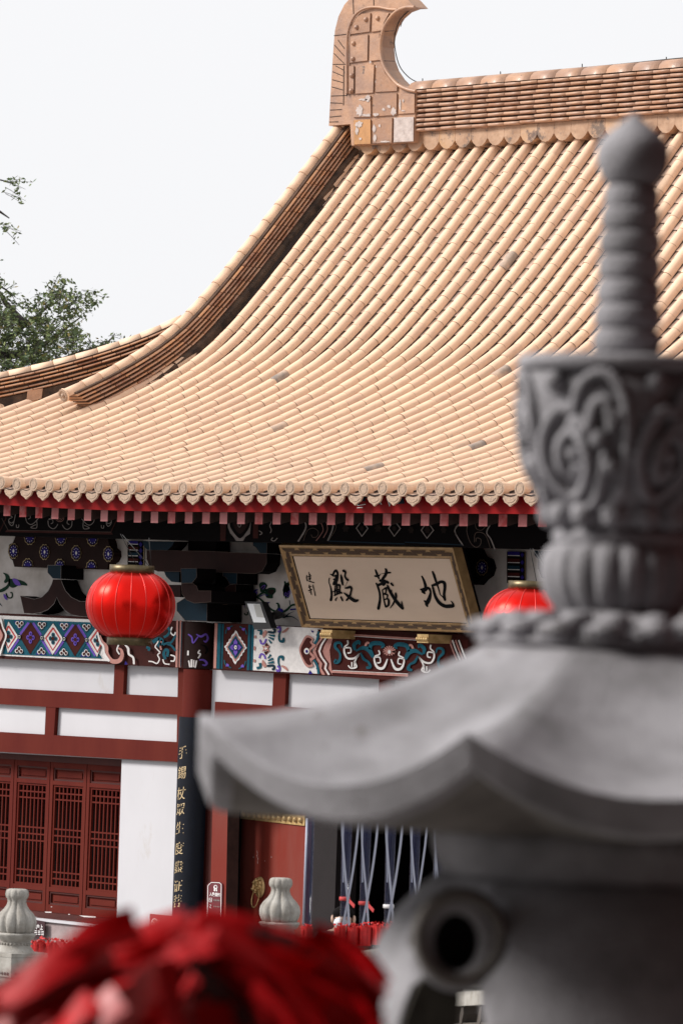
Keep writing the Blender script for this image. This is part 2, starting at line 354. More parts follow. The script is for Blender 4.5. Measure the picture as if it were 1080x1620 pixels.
for ci, x in enumerate(cols):
    ymax = YR if x > XG+0.12 else min(YH, YH-(XG-x))+0.06
    ph = random.uniform(-0.03, 0.03); s = 0.0; wob = random.uniform(0, 6)
    while True:
        s1 = s+TL+(ph if s == 0 else 0)
        ya, yb = y_at(s), y_at(min(s1+0.02, arc[-1]))
        if ya > ymax-0.01: break
        xx = x+0.006*math.sin(wob+s*1.3)+random.uniform(-0.004, 0.004); dz = random.uniform(-0.003, 0.004)
        A = Vector((xx, ya, rz(x, ya)+0.020+dz)); B = Vector((xx+random.uniform(-0.004, 0.004), yb, rz(x, yb)+0.020+dz))
        d = (B-A).normalized(); up = XV.cross(d).normalized()
        if up.z < 0: up = -up
        r = 0.065
        ti = random.random(); ti = ti*ti*0.8
        k = 'tile_grey' if random.random() < 0.006 else 'tile'
        tb.seg(A, B, XV, up, [(r, -0.03)]+[(r*p, r*q) for p, q in half]+[(-r, -0.03)], k, [(r-0.003, -0.03)]+[((r-0.003)*p, (r-0.003)*q) for p, q in half]+[(-r+0.003, -0.03)], tint=ti)
        tb.seg(A, B, XV, up, [(r+0.006, -0.05), (r+0.003, -0.020), (-r-0.002, -0.02), (-r-0.003, -0.05)], 'joint_and_shade', smooth=False, caps=False)  # dark foot strips paint in the shade of the gap beside each tube
        rj = r+0.0008; tb.seg(A-d*0.0018, A+d*0.0002, XV, up, [(rj*p, rj*q) for p, q in half], 'joint')
        s = s1
        if s > arc[-1]-0.05: break
    # pan channel to the right of this column
    xc = x+PITCH/2; ymaxp = YR if xc > XG+0.12 else min(YH, YH-(XG-xc))+0.1
    s = -0.05
    while True:
        s1 = s+0.165+random.uniform(-0.006, 0.006); ya, yb = y_at(s), y_at(min(s1+0.03, arc[-1]))
        if ya > ymaxp: break
        A = Vector((xc, ya, rz(xc, ya)-0.018+random.uniform(0, 0.006))); B = Vector((xc, yb, rz(xc, yb)-0.034))
        d = (B-A).normalized(); up = XV.cross(d).normalized()
        if up.z < 0: up = -up
        sec = [(-0.125, 0.020), (-0.07, 0.002), (0, -0.006), (0.07, 0.002), (0.125, 0.020)]
        ti = random.random()
        pb.seg(A, B, XV, up, sec, 'pan', tint=ti, caps=False)
        n = len(sec); lip = [A+XV*p+up*q for p, q in sec]+[A+XV*p+up*(q-0.016) for p, q in sec]
        pb.add(lip, [(i, i+1, i+1+n, i+n) for i in range(n-1)], 'joint_and_shade')
        s = s1
        if s > arc[-1]-0.02: break
tb.build('tube_tiles', hall, fix=False); pb.build('pan_tiles', hall, fix=False)
# roof deck, side slope, rear slope, gable
rb = MB()
xs = [-51+0.5*i for i in range(46)]; yy = [YE+0.08+(YR-YE)*i/24 for i in range(25)]
for i in range(len(xs)-1):
    for j in range(len(yy)-1):
        q = []
        for (x, y) in ((xs[i], yy[j]), (xs[i+1], yy[j]), (xs[i+1], yy[j+1]), (xs[i], yy[j+1])):
            if x < XG: y = min(y, YH-(XG-x)); y = max(y, YE)
            q.append((x, y, rz(x, y)-0.035))
        if len(set(q)) > 2: rb.flat(q, 'joint_and_shade')
for j in range(len(yy)-1):   # side slope falling to the left of the hip, and rear slope
    for (xa, xb) in ((-51, -28.6),):
        y0, y1 = 2*YR-yy[j], 2*YR-yy[j+1]
        fx = lambda y: XG if y >= YH else XG-(YH-max(y, YE))
        rb.flat([(fx(yy[j]), y0, prof(yy[j])), (xb, y0, prof(yy[j])), (xb, y1, prof(yy[j+1])), (fx(yy[j+1]), y1, prof(yy[j+1]))], 'pan')
rb.flat([(XG, YH, prof(YH)-0.03), (XG-4.7, YE, rz(XG-4.7, YE)-0.03), (XG-4.7, 2*YR-YE, rz(XG-4.7, YE)-0.03), (XG, 2*YR-YH, prof(YH)-0.03)], 'pan')
rb.flat([(XG-0.1, YH, prof(YH)-0.1), (XG-0.1, YR, prof(YR)), (XG-0.1, 2*YR-YH, prof(YH)-0.1)], 'red_wood')
rb.build('roof_deck', hall, fix=False)
# eave tile ends
for i, x in enumerate(cols):
    if x > -29 or x < -46.5: continue
    z = rz(x, YE)+0.018+random.uniform(-0.007, 0.007); x += random.uniform(-0.008, 0.008)
    mb = MB(); pts = [Vector((x+0.072*math.cos(a), YE-0.07, z+0.008+0.072*math.sin(a))) for a in [2*math.pi*j/16 for j in range(16)]]
    mb.prism(pts, (0, 0.09, 0), 'tile_end', 'tile')
    for rr in (0.052,):
        ring = [Vector((x+rr*math.cos(a), YE-0.072, z+0.012+rr*math.sin(a))) for a in [2*math.pi*j/14 for j in range(15)]]
        mb.tube(ring, 0.0035, 'tile_end', 5)
    mb.build('round_tile_end', hall)
    xc = x+PITCH/2+random.uniform(-0.006, 0.006); zc = rz(xc, YE)+random.uniform(-0.009, 0.006)
    mb = MB(); pts = [(-0.105, 0.0), (-0.10, -0.045), (-0.075, -0.08), (-0.03, -0.10), (0, -0.122), (0.03, -0.10), (0.075, -0.08), (0.10, -0.045), (0.105, 0.0), (0.055, -0.022), (0, -0.03), (-0.055, -0.022)]
    mb.prism([Vector((xc+a, YE-0.05, zc+b*1.0-0.022)) for a, b in pts], (0, 0.022, 0), 'tile_end', 'tile')
    arcp = [Vector((xc+0.075*math.sin(a), YE-0.047, zc-0.032-0.05*math.cos(a))) for a in [-1.3+0.26*j for j in range(11)]]
    mb.tube([p+Vector((0, -0.004, -0.02)) for p in arcp], 0.0035, 'tile_end', 5)
    mb.build('drip_tile', hall)
# main ridge: base infill, stacked courses, cap
def px_ridge(x, y): return atY(x, y, 41.2)
zb = 9.42
XL = atY(655, 180, 41.2).x
mb = MB(); mb.box(XG+0.35, -28.8, 41.22, 41.6, 9.46, 10.02, 'joint_and_shade'); mb.box(XG+0.12, -28.8, 41.37, 41.5, 9.0, 9.475, 'mortar')
x = XG+0.3
k = 0
for x in [c+PITCH/2 for c in cols if c > XG+0.2]:
    pts = [(-0.138, -0.05), (-0.10, -0.10), (-0.05, -0.135), (0, -0.145), (0.05, -0.135), (0.10, -0.10), (0.138, -0.05), (0.138, 0.078), (-0.138, 0.078)]
    mb.prism([Vector((x+a, 41.19, 9.405+b)) for a, b in pts], (0, 0.16, 0), 'base_tile' if (k*7) % 5 else 'base_tile_orange', tint=0); k += 1
mb.build('ridge_base_tiles', hall)
mb = MB()
NC = 9; z0, z1 = 9.485, 10.01; dz = (z1-z0)/NC
for c in range(NC):
    x = XL+(0.12 if c % 2 else 0.0)-0.0
    if c % 2: x = XL
    first = True
    while x < -28.8:
        l = 0.27+random.uniform(-0.01, 0.01)
        if first and c % 4 == 1: l *= 0.9
        first = False
        yo = 41.13+random.uniform(-0.006, 0.008); zz = z0+c*dz+random.uniform(-0.003, 0.003)
        sec = [(0.10, 0.0), (0.0, 0.004), (-0.012, dz*0.32), (-0.004, dz*0.62), (0.02, dz*0.70), (0.10, dz*0.70)]
        A = Vector((x+0.003, yo, zz)); B = Vector((x+l-0.003, yo+random.uniform(-.004, .004), zz+random.uniform(-.003, .003)))
        mb.seg(A, B, Vector((0, 1, 0)), Vector((0, 0, 1)), sec, 'ridge_course', tint=random.random()**1.5)
        x += l
mb.build('ridge_courses', hall)
mb = MB(); x = XL-0.05
while x < -28.8:
    l = 0.42
    mb.seg((x, 41.32, 10.0), (x+l-0.006, 41.32, 10.0), Vector((0, -1, 0)), Vector((0, 0, 1)), [(0.20*p, 0.125*q) for p, q in half], 'ornament', tint=0); x += l
mb.build('ridge_cap', hall)
# lightning cable on small posts
mb = MB(); pp = []
for (px, py) in ((668, 130), (725, 127), (791, 119), (850, 113), (920, 107), (985, 101), (1053, 94), (1120, 88), (1200, 82)):
    pp.append(atY(px, py, 41.32))
mb.tube(smooth_poly(pp, 4), 0.0065, 'wire', 5)
for (px, py) in ((668, 124), (791, 113), (920, 101), (1053, 90)):
    mb.tube([atY(px, py+15, 41.32), atY(px, py, 41.32)], 0.007, 'wire', 5)
pc = [atY(500+a/5.4, b/5.4, 41.25) for a, b in ((822, 0), (826, 58), (780, 100), (715, 170), (680, 260), (668, 360), (685, 480), (720, 580), (790, 660), (860, 700), (905, 706))]
mb.tube(smooth_poly(pc, 5), 0.0065, 'wire', 5)
mb.build('lightning_cable', hall)
# ridge-end ornament (hooked, flat sided, with studs and a grooved fin)
OY = 41.08
def oc(a, b, Y=OY): return atY(500+a/5.4, b/5.4, Y)
def clean(pts): return [tuple(p) for p in pts]
hook = [(150, 640), (150, 400), (160, 270), (188, 150), (230, 60), (300, -30), (390, -100), (500, -135), (620, -120), (720, -70), (780, -10), (820, 38), (846, 64), (800, 80), (745, 150), (700, 225), (672, 300), (660, 390), (666, 480), (690, 570), (735, 640), (800, 692), (870, 722), (850, 785), (835, 1215), (315, 1243), (315, 900)]
orn_pts = hook[:1]+hook[1:]
mb = MB()
body = [(260, 560), (262, 330)] + [(290, 190), (330, 110), (400, 40), (480, 10), (560, 12), (640, 30), (690, 70)] + [(640, 130), (590, 210), (560, 300), (548, 400), (560, 500), (590, 600), (640, 670), (700, 730), (780, 770), (850, 790), (835, 1215), (315, 1243), (315, 820), (245, 815)]
full = [(108, 1075), (120, 850), (135, 600), (148, 400), (160, 260), (190, 140), (240, 40), (310, -40), (420, -110), (540, -135), (650, -110), (720, -60), (775, -10), (838, 58), (770, 62), (700, 88), (640, 140), (590, 215), (560, 300), (548, 400), (558, 500), (590, 590), (640, 665), (700, 725), (780, 765), (850, 782), (835, 1215), (300, 1243), (290, 1060)]
mb.prism([oc(a, b, OY+0.03) for a, b in full], (0, 0.23, 0), 'ornament')
ornament = mb.build('ridge_ornament', hall)
# raised panels (individually cast pieces) on its front
def panel(mb, pts, k, d=0.022, inset=4, lift=0.0):
    cx = sum(p[0] for p in pts)/len(pts); cy = sum(p[1] for p in pts)/len(pts)
    a = [oc(x, y, OY+0.03) for x, y in pts]
    b = [oc(x+(cx-x)*0.05, y+(cy-y)*0.04, OY+0.03-d-lift) for x, y in pts]; n = len(pts)
    mb.add(a+b, [list(range(n, 2*n))]+[(i, (i+1) % n, (i+1) % n+n, i+n) for i in range(n)], k)
mb = MB()
P_ = [
 ([(316, 838), (466, 815), (470, 1002), (318, 1005)], 'ornament'), ([(480, 812), (692, 795), (690, 985), (478, 998)], 'ornament'),
 ([(703, 790), (842, 800), (840, 968), (700, 976)], 'ornament'), ([(320, 1025), (466, 1018), (468, 1232), (322, 1238)], 'ornament_orange'),
 ([(480, 1015), (652, 1005), (648, 1222), (478, 1228)], 'ornament'), ([(664, 1005), (835, 998), (832, 1210), (660, 1218)], 'ornament_pale'),
 ([(335, 560), (498, 548), (488, 795), (332, 805)], 'ornament'), ([(510, 540), (550, 532), (585, 620), (640, 690), (695, 735), (692, 780), (502, 790)], 'ornament'),
 ([(285, 310), (445, 292), (440, 520), (285, 540)], 'ornament'), ([(456, 295), (540, 285), (540, 400), (548, 515), (450, 525)], 'ornament'),
 ([(300, 210), (335, 150), (390, 115), (466, 110), (460, 272), (290, 295)], 'ornament'), ([(478, 108), (560, 100), (625, 110), (580, 190), (560, 262), (472, 275)], 'ornament'),
 ([(262, 560), (322, 560), (320, 800), (255, 805)], 'ornament')]
for i, (pts, k) in enumerate(P_): panel(mb, pts, 'ornament_brown' if k == 'ornament' and i % 3 == 1 else k)
mb.build('cast_panel', ornament)
mb = MB()
for c in [(425, 165), (525, 155), (345, 232), (320, 370), (315, 502), (305, 645), (300, 775)]:
    mb.ball(oc(*c, OY+0.005), 0.032, 'ornament', 12)
mb.build('stud', ornament)
mb = MB()
rim = smooth_poly([oc(a, b, OY) for a, b in ((850, 780), (780, 765), (700, 725), (640, 665), (590, 590), (558, 500), (548, 400), (560, 300), (590, 215), (640, 140), (700, 88), (770, 62), (838, 62))], 6)
mb.tube(rim, 0.022, 'ornament', 8)
rim2 = smooth_poly([oc(a, b, OY) for a, b in ((262, 800), (262, 560), (265, 330), (290, 210), (340, 120), (420, 70), (520, 60), (620, 78), (690, 82))], 6)
mb.tube(rim2, 0.016, 'ornament', 8)
PT = Paint(mb, lambda x, y, ly: atY(x, y, OY+0.03-0.004*ly), (500, 0, 5.4))
for l in [[(240, 415), (185, 340)], [(240, 480), (155, 385)], [(235, 540), (150, 455)], [(235, 600), (165, 562)], [(230, 650), (140, 612)], [(228, 705), (135, 680)], [(226, 768), (132, 742)], [(222, 882), (120, 878)], [(220, 935), (118, 940)], [(215, 990), (114, 1000)], [(190, 1040), (110, 1042)], [(150, 305), (275, 290)], [(140, 550), (262, 548)], [(125, 820), (262, 815)], [(312, -60), (318, 120)], [(490, -120), (490, 60)], [(548, 270), (668, 262)], [(552, 520), (672, 522)], [(700, 700), (690, 745)], [(235, 560), (232, 900)], [(268, 300), (262, 820)], [(720, 230), (740, 160)]]:
    PT.line(l, 6, 'joint_and_shade', 1, sm=False)
random.seed(11)
def blotch(PT, cx, cy, rx, ry, k, ly):
    n = 16; PT.poly([(cx+rx*(0.55+0.6*random.random())*math.cos(2*math.pi*i/n), cy+ry*(0.55+0.6*random.random())*math.sin(2*math.pi*i/n)) for i in range(n)], k, ly)
for c in [(520, 570, 12, 35), (565, 640, 30, 20), (518, 700, 14, 50)]:
    blotch(PT, *c, 'ornament_pale', 3)
for c in [(370, 945, 35, 50), (430, 985, 50, 14), (440, 840, 25, 30), (510, 980, 30, 15), (575, 935, 16, 14), (620, 910, 18, 16), (660, 950, 24, 38), (715, 900, 10, 50), (740, 945, 18, 8), (742, 862, 9, 16), (365, 1060, 35, 35), (345, 1120, 16, 40), (375, 1185, 14, 12), (495, 1100, 14, 40), (540, 1075, 9, 16), (500, 1180, 14, 40), (585, 1210, 50, 10), (400, 850, 40, 12), (460, 530, 9, 14)]:
    blotch(PT, *c, 'ornament_pale', 7)
mb.build('moulded_rim', ornament, fix=False)

# descending ridge on the gable edge and hip ridge
def stepped_ridge(name, pts, side, end_first, W=0.13, cw=0.0, base=0.11):
    """pts: points on tile surface from the lower end; side: horizontal unit vector towards the viewer side"""
    L = [0]
    for i in range(len(pts)-1): L.append(L[-1]+(pts[i+1]-pts[i]).length)
    def P(s):
        s = max(-0.6, min(L[-1], s))
        if s < 0: d = (pts[1]-pts[0]).normalized(); return pts[0]+d*s
        for i in range(len(L)-1):
            if s <= L[i+1]: t = (s-L[i])/(L[i+1]-L[i]); return pts[i].lerp(pts[i+1], t)
        return pts[-1]
    def frame(s):
        a, b = P(s-0.12), P(s+0.12); d = (b-a).normalized(); up = side.cross(d).normalized()
        if up.z < 0: up = -up
        return up
    mb = MB(); s = 0.0
    while s < L[-1]:
        s2 = min(s+0.12, L[-1]); u1, u2 = frame(s), frame(s2)
        for sg in (1,):
            A, B = P(s), P(s2)
            sec = [(-W-0.03, -0.05), (-W-0.01, base-0.03), (W+0.005, base-0.03), (W+(0.055 if end_first else 0.0), 0.045 if end_first else -0.03), (W+(0.06 if end_first else 0.0), -0.05)]
            vs = [A+side*p+u1*q for p, q in sec]+[B+side*p+u2*q for p, q in sec]
            mb.add(vs, [(0, 1, 6, 5), (1, 2, 7, 6), (2, 3, 8, 7), (3, 4, 9, 8), (4, 3, 2, 1, 0), (5, 6, 7, 8, 9)], 'mortar')
        s = s2
    lay = [base-0.02, base+0.026, base+0.080, base+0.126, base+0.172]
    for li, h in enumerate(lay):
        s = -0.05-0.045*li; off = 0.0
        gap = li in (2,)
        while s < L[-1]-0.02:
            s2 = min(s+0.245, L[-1]); ti = random.random()
            A, B = P(s+0.004), P(s2-0.004); u1, u2 = frame(s), frame(s2)
            jit = random.uniform(-0.005, 0.005)
            w0 = W+0.012+jit+(0.010 if li in (0, 2) else 0)
            sec = [(-w0, h+0.002), (-w0-0.010, h+0.010), (-w0, h+0.024), (w0, h+0.024), (w0+0.010, h+0.010), (w0, h+0.002)]
            vs = [A+side*p+u1*q for p, q in sec]+[B+side*p+u2*q for p, q in sec]; n = 6
            mb.add(vs, [(i, (i+1) % n, (i+1) % n+n, i+n) for i in range(n)]+[list(range(n)), list(range(n, 2*n))], 'glaze', tint=ti)
            s = s2
        # dark core between courses
        s = -0.03-0.045*li
        while s < L[-1]:
            s2 = min(s+0.245, L[-1]); A, B = P(s), P(s2); u1, u2 = frame(s), frame(s2); w1 = W-0.014
            sec = [(-w1, h-0.012), (-w1, h+0.045), (w1, h+0.045), (w1, h-0.012)]
            vs = [A+side*p+u1*q for p, q in sec]+[B+side*p+u2*q for p, q in sec]
            mb.add(vs, [(i, (i+1) % 4, (i+1) % 4+4, i+4) for i in range(4)]+[(0, 1, 2, 3)], 'joint_brown'); s = s2
    top = base+0.218; s = -0.30
    while s < L[-1]:
        s2 = min(s+0.285, L[-1]); A, B = P(s+0.003), P(s2-0.003); u1, u2 = frame(s), frame(s2); r = 0.074
        vs = []
        for (Q, u, rr) in ((A, u1, r), (B, u2, r-0.006)):
            vs += [Q+side*(rr*math.cos(math.pi*(1.15*j/8-0.075)))+u*(top+rr*math.sin(math.pi*(1.15*j/8-0.075))) for j in range(9)]
        mb.add(vs, [(i, i+1, i+10, i+9) for i in range(8)], 'tile', random.random()*0.5, True)
        mb.add(vs, [list(range(9)), list(range(9, 18))], 'tile'); s = s2
    u = frame(-0.3); A = P(-0.3); d = side.cross(u).normalized()
    if d.dot(P(0)-P(0.5)) < 0: d = -d
    c = A+u*(top+0.005)
    pts2 = [c+side*(0.080*math.cos(a))+u*(0.080*math.sin(a)) for a in [2*math.pi*j/18 for j in range(18)]]
    mb.prism(pts2, d*0.025, 'tile_end', 'tile')
    ring = [c+d*0.026+side*(0.058*math.cos(a))+u*(0.058*math.sin(a)) for a in [2*math.pi*j/16 for j in range(17)]]
    mb.tube(ring, 0.006, 'tile_end', 5); mb.ball(c+d*0.026, 0.025, 'tile_end', 8)
    return mb.build(name, hall)
gp = [Vector((XG, y, prof(y)+0.03)) for y in [37.42+(41.78-37.42)*i/32 for i in range(33)]]
stepped_ridge('gable_ridge', gp, XV, True)
hp = []
for i in range(31):
    t = 4.9*(1-i/30); y = YH-t; hp.append(Vector((XG-t, y, rz(XG-t, y)+0.03)))
stepped_ridge('hip_ridge', hp, Vector((1, -1, 0)).normalized(), False)
# small square tile blocks along the foot of the hip ridge
for t in (0.72, 1.30, 2.1):
    mb = MB(); c = Vector((XG-t+0.1, YH-t-0.18, rz(XG-t, YH-t-0.1)+0.09))
    dd = Vector((1, 1, 0)).normalized(); nn = Vector((1, -1, 0)).normalized()
    mb.prism([c+dd*a+Vector((0, 0, b+a*0.3)) for a, b in ((-0.09, -0.07), (0.09, -0.07), (0.10, 0.05), (-0.08, 0.07))], -nn*0.05, 'ornament')
    mb.build('hip_foot_tile', hall)
# ================================================================ EAVE WOODWORK
mb = MB()
z_t = lambda x: rz(x, YE)
for i in range(44):
    xa, xb = -50+0.5*i, -50+0.5*i+0.5
    a0, b0 = rz(xa, YE), rz(xb, YE)
    mb.add([(xa, 34.36, a0-0.215), (xb, 34.36, b0-0.215), (xb, 34.36, b0-0.03), (xa, 34.36, a0-0.03), (xa, 34.42, a0-0.215), (xb, 34.42, b0-0.215), (xb, 34.42, b0-0.03), (xa, 34.42, a0-0.03)],
           [(0, 1, 2, 3), (0, 1, 5, 4), (2, 3, 7, 6)], 'red_fascia')
PT = Paint(mb, onY(34.36), (400, 780, 4.5))
for l in [[(155, 30), (185, 15), (240, 30), (250, 52), (215, 40), (200, 50), (175, 38)], [(600, 30), (640, 20), (720, 25), (745, 90), (760, 82), (750, 50), (800, 60), (800, 35), (830, 30), (700, 18), (620, 14)], [(880, 40), (905, 38), (912, 80), (897, 82)], [(955, 40), (970, 30), (980, 80), (968, 95)], [(1010, 40), (1070, 35), (1078, 75), (1030, 78)]]:
    PT.poly(l, 'bracket_teal', 1)
for l in [[(725, 30), (745, 90), (800, 80)], [(835, 45), (850, 78)], [(890, 45), (915, 82)], [(955, 45), (972, 95), (985, 50)], [(1020, 30), (1030, 75)], [(740, 105), (780, 103)]]:
    PT.line(l, 5, 'p_white', 2, sm=False)
mb.build('eave_board', hall, fix=False)
k = 0
for x in cols:
    xr = x+0.07
    if xr > -29 or xr < -46.5: continue
    z = rz(xr, YE)-0.235; k += 1
    mb = MB(); ti = random.random()
    f = [Vector((xr+a, 34.50+0.08*0, z+b)) for a, b in ((-0.060, -0.10), (0.060, -0.10), (0.060, 0.02), (-0.060, 0.02))]
    dv = Vector((0, 1.9, 0.50)); g = [p+dv for p in f]
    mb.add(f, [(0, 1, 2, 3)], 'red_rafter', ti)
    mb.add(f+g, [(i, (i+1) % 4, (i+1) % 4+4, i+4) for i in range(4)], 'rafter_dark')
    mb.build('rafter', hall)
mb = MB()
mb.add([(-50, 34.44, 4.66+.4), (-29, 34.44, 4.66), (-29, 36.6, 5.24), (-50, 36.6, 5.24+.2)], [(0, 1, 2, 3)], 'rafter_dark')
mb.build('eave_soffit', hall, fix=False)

def zl(p0, p1, Y):  # world line through two pixels on plane Y
    return atY(*p0, Y), atY(*p1, Y)
def long_beam(mb, top, bot, Y0, Y1, k, xa=-50.0, xb=-28.9, kside=None):
    """beam on plane Y0 whose top / bottom edges pass through pixel pairs (extended at constant slope)"""
    def lin(pp):
        a, b = zl(*pp, Y0); m = (b.z-a.z)/(b.x-a.x); return lambda x: a.z+m*(x-a.x)
    t, b = lin(top), lin(bot)
    pts = [(xa, Y0, b(xa)), (xb, Y0, b(xb)), (xb, Y0, t(xb)), (xa, Y0, t(xa))]
    mb.prism([Vector(p) for p in pts], (0, Y1-Y0, 0), k, kside)
# eaves purlin with dark painting
YP = 35.35
mb = MB()
long_beam(mb, ((0, 800), (640, 806)), ((0, 847), (430, 858)), YP, YP+0.3, 'black_paint')
PT = Paint(mb, onY(YP), (0, 800, 6))
PT.line([(0, 245), (60, 120), (40, 60)], 10, 'beam_maroon', 1, sm=False)
PT.poly([(70, 228), (1060, 252), (1075, 275), (50, 250)], 'beam_maroon', 1)
PT.line([(75, 232), (1055, 250)], 4, 'p_line', 2, sm=False); PT.line([(1055, 250), (1110, 130), (1080, 70)], 8, 'beam_maroon', 2, sm=False)
PT.line([(20, 120), (80, 232)], 5, 'p_line', 2, sm=False)
for mir in (0, 1):
    q = (lambda p: (1145-p[0], p[1]+6)) if mir else (lambda p: p)
    for l in [[(100, 65), (98, 90), (120, 110), (88, 130), (92, 170), (125, 185), (150, 80)], [(90, 150), (110, 165), (135, 150)], [(158, 180), (160, 205), (178, 205), (182, 178)],
              [(262, 60), (262, 85), (248, 92), (285, 90), (290, 115), (270, 128)], [(245, 98), (255, 150), (290, 178), (325, 165), (368, 118)], [(352, 140), (350, 210), (295, 208), (320, 190), (345, 180)],
              [(487, 85), (488, 115), (462, 130), (498, 130), (505, 160), (485, 172)], [(458, 140), (465, 190), (500, 218), (530, 208), (552, 175)]]:
        PT.line([q(p) for p in l], 6, 'p_dim', 3)
for rr in (40, 26, 12): PT.line([(570+rr*math.cos(a), 112+rr*math.sin(a)) for a in [0.7*i for i in range(9)]], 3, 'p_pink', 3)
PT = Paint(mb, onY(YP), (180, 800, 4.154))
PT.poly([(700, 60), (740, 60), (735, 232), (700, 232)], 'beam_maroon', 1); PT.poly([(915, 60), (950, 60), (948, 215), (915, 215)], 'beam_maroon', 1)
PT.poly([(755, 62), (770, 62), (750, 90), (750, 140), (765, 180), (790, 210), (805, 232), (850, 232), (865, 205), (895, 185), (903, 100), (880, 70), (905, 66), (760, 66)], 'p_dim', 1)
PT.poly([(780, 75), (890, 75), (893, 130), (870, 175), (830, 215), (790, 180), (762, 130), (768, 90)], 'black_paint', 2, sm=True)
PT.poly([(795, 85), (875, 85), (878, 130), (830, 185), (785, 130)], 'brown_paint', 3, sm=True)
PT.line([(826, 108), (836, 125), (826, 142), (816, 125), (826, 108)], 4, 'p_dim', 4)
for l in [[(965, 65), (975, 90), (955, 95)], [(955, 165), (975, 180), (958, 192)], [(1030, 80), (1035, 110), (1025, 130), (1035, 160), (1028, 180)], [(1045, 210), (1035, 225), (1055, 232), (1075, 212)]]:
    PT.line(l, 5, 'p_dim', 2)
PT = Paint(mb, onY(YP), (400, 780, 4.5))
for l, wd, k in [([(345, 165), (378, 240), (322, 345)], 13, 'p_dim'), ([(548, 185), (570, 240), (532, 340)], 12, 'p_dim'), ([(560, 190), (592, 245), (540, 335)], 5, 'p_line'), ([(540, 342), (800, 352), (1080, 362)], 10, 'bracket_teal'),
                 ([(380, 185), (410, 230), (450, 220), (462, 195), (430, 175)], 5, 'p_line'), ([(360, 340), (385, 270), (430, 250), (465, 275), (455, 310), (425, 315), (415, 295)], 5, 'p_line'),
                 ([(480, 200), (500, 260), (480, 300), (450, 340)], 4, 'p_pink'), ([(520, 200), (530, 260), (500, 320)], 4, 'p_pink')]:
    PT.line(l, wd*0.8, k, 2)
for cx in (775, 1005):
    PT.line([(cx, 195), (cx+43, 252), (cx, 308), (cx-40, 250)], 9, 'p_dim', 2, sm=False, closed=True); PT.disc((cx, 252), 14, 18, 'p_dark', 2)
for cx in (660, 890): PT.disc((cx, 250), 22, 26, 'p_dark', 2, lobes=6, amp=.2)
PT = Paint(mb, onY(YP), (640, 780, 4.5))
PT.line([(160, 203), (204, 265), (157, 322), (117, 265)], 9, 'p_dim', 2, sm=False, closed=True)
for cx in (45, 275, 160): PT.disc((cx, 262), 18, 24, 'p_dark', 2, lobes=6, amp=.2)
for l, wd, k in [([(402, 210), (355, 270), (415, 375)], 10, 'p_dim'), ([(375, 215), (350, 270), (372, 300)], 4, 'p_line'), ([(632, 190), (582, 275), (612, 330), (640, 402)], 10, 'p_dim'), ([(0, 350), (415, 370)], 9, 'bracket_teal'),
                 ([(460, 210), (440, 260), (460, 340), (500, 385), (535, 370), (540, 330), (510, 320), (505, 345)], 6, 'p_line'), ([(495, 350), (500, 290), (540, 280), (580, 310), (610, 400)], 6, 'p_line'), ([(500, 210), (510, 255), (550, 262), (590, 215)], 5, 'p_line')]:
    PT.line(l, wd*0.85, k, 2)
mb.build('eaves_purlin', hall, fix=False)

# plaster infill wall between purlin and painted beam
mb = MB()
mb.prism([atY(-400, 812, 36.24), atY(1100, 830, 36.24), atY(1100, 1015, 36.24), atY(-400, 960, 36.24)], (0, 0.1, 0), 'plaster_old')
def vine(PT):
    pass
PT = Paint(mb, onY(36.24), (0, 800, 6))
PT.poly([(30, 636), (75, 650), (95, 680), (85, 715), (55, 735), (40, 720), (55, 690), (50, 660)], 'p_green', 1, True)
PT.line([(95, 690), (80, 760), (30, 800), (-20, 815)], [10, 26, 34, 20], 'p_green', 1)
PT.poly([(85, 705), (140, 695), (230, 720), (262, 758), (190, 755), (130, 780), (90, 760)], 'p_green', 1, True)
PT.poly([(120, 695), (165, 700), (200, 755), (150, 750)], 'p_violet', 2, True)
PT.line([(60, 830), (80, 872), (115, 870), (118, 830), (100, 825)], 13, 'p_green', 1)
PT.poly([(35, 840), (60, 850), (72, 895), (45, 880)], 'p_violet', 2, True); PT.line([(-10, 920), (25, 955)], [16, 3], 'p_tealdk', 1)
PT = Paint(mb, onY(36.24), (380, 920, 10.8))
PT.line([(30, 360), (60, 290), (200, 250), (310, 280), (420, 370), (520, 470), (600, 510), (700, 530), (800, 480), (870, 410), (960, 390)], [18, 30, 34, 30, 34, 34, 34, 38, 40, 34, 40], 'p_green', 1)
PT.line([(80, 285), (190, 245), (260, 220), (290, 170)], [14, 26, 34, 20], 'p_violet', 2)
PT.line([(240, 200), (260, 150), (310, 140)], [40, 30, 10], 'p_blue', 2)
PT.poly([(320, 60), (350, 15), (420, 15), (465, 70), (440, 120), (470, 140), (440, 165), (350, 180), (335, 120)], 'p_green', 1, True)
PT.poly([(355, 80), (420, 60), (415, 115), (375, 135)], 'p_dark', 2, True); PT.line([(360, 110), (380, 80), (425, 65), (400, 120), (375, 130)], 10, 'p_violet', 3)
PT.poly([(440, 140), (500, 105), (590, 110), (610, 170), (560, 230), (550, 285), (450, 275), (430, 200)], 'p_green', 1, True)
PT.poly([(480, 150), (570, 140), (580, 180), (520, 235), (460, 260)], 'p_dark', 2, True)
PT.line([(300, 255), (380, 195), (450, 200), (520, 240)], 36, 'p_green', 2); PT.line([(330, 260), (400, 225), (470, 240)], 12, 'p_blue', 3)
PT.line([(620, 510), (660, 450), (645, 380), (610, 375)], [40, 44, 34, 16], 'p_green', 1)
PT.poly([(640, 520), (660, 450), (735, 490), (700, 530)], 'p_blue', 2, True); PT.poly([(440, 360), (515, 345), (470, 390), (500, 420), (430, 400)], 'p_blue', 2)
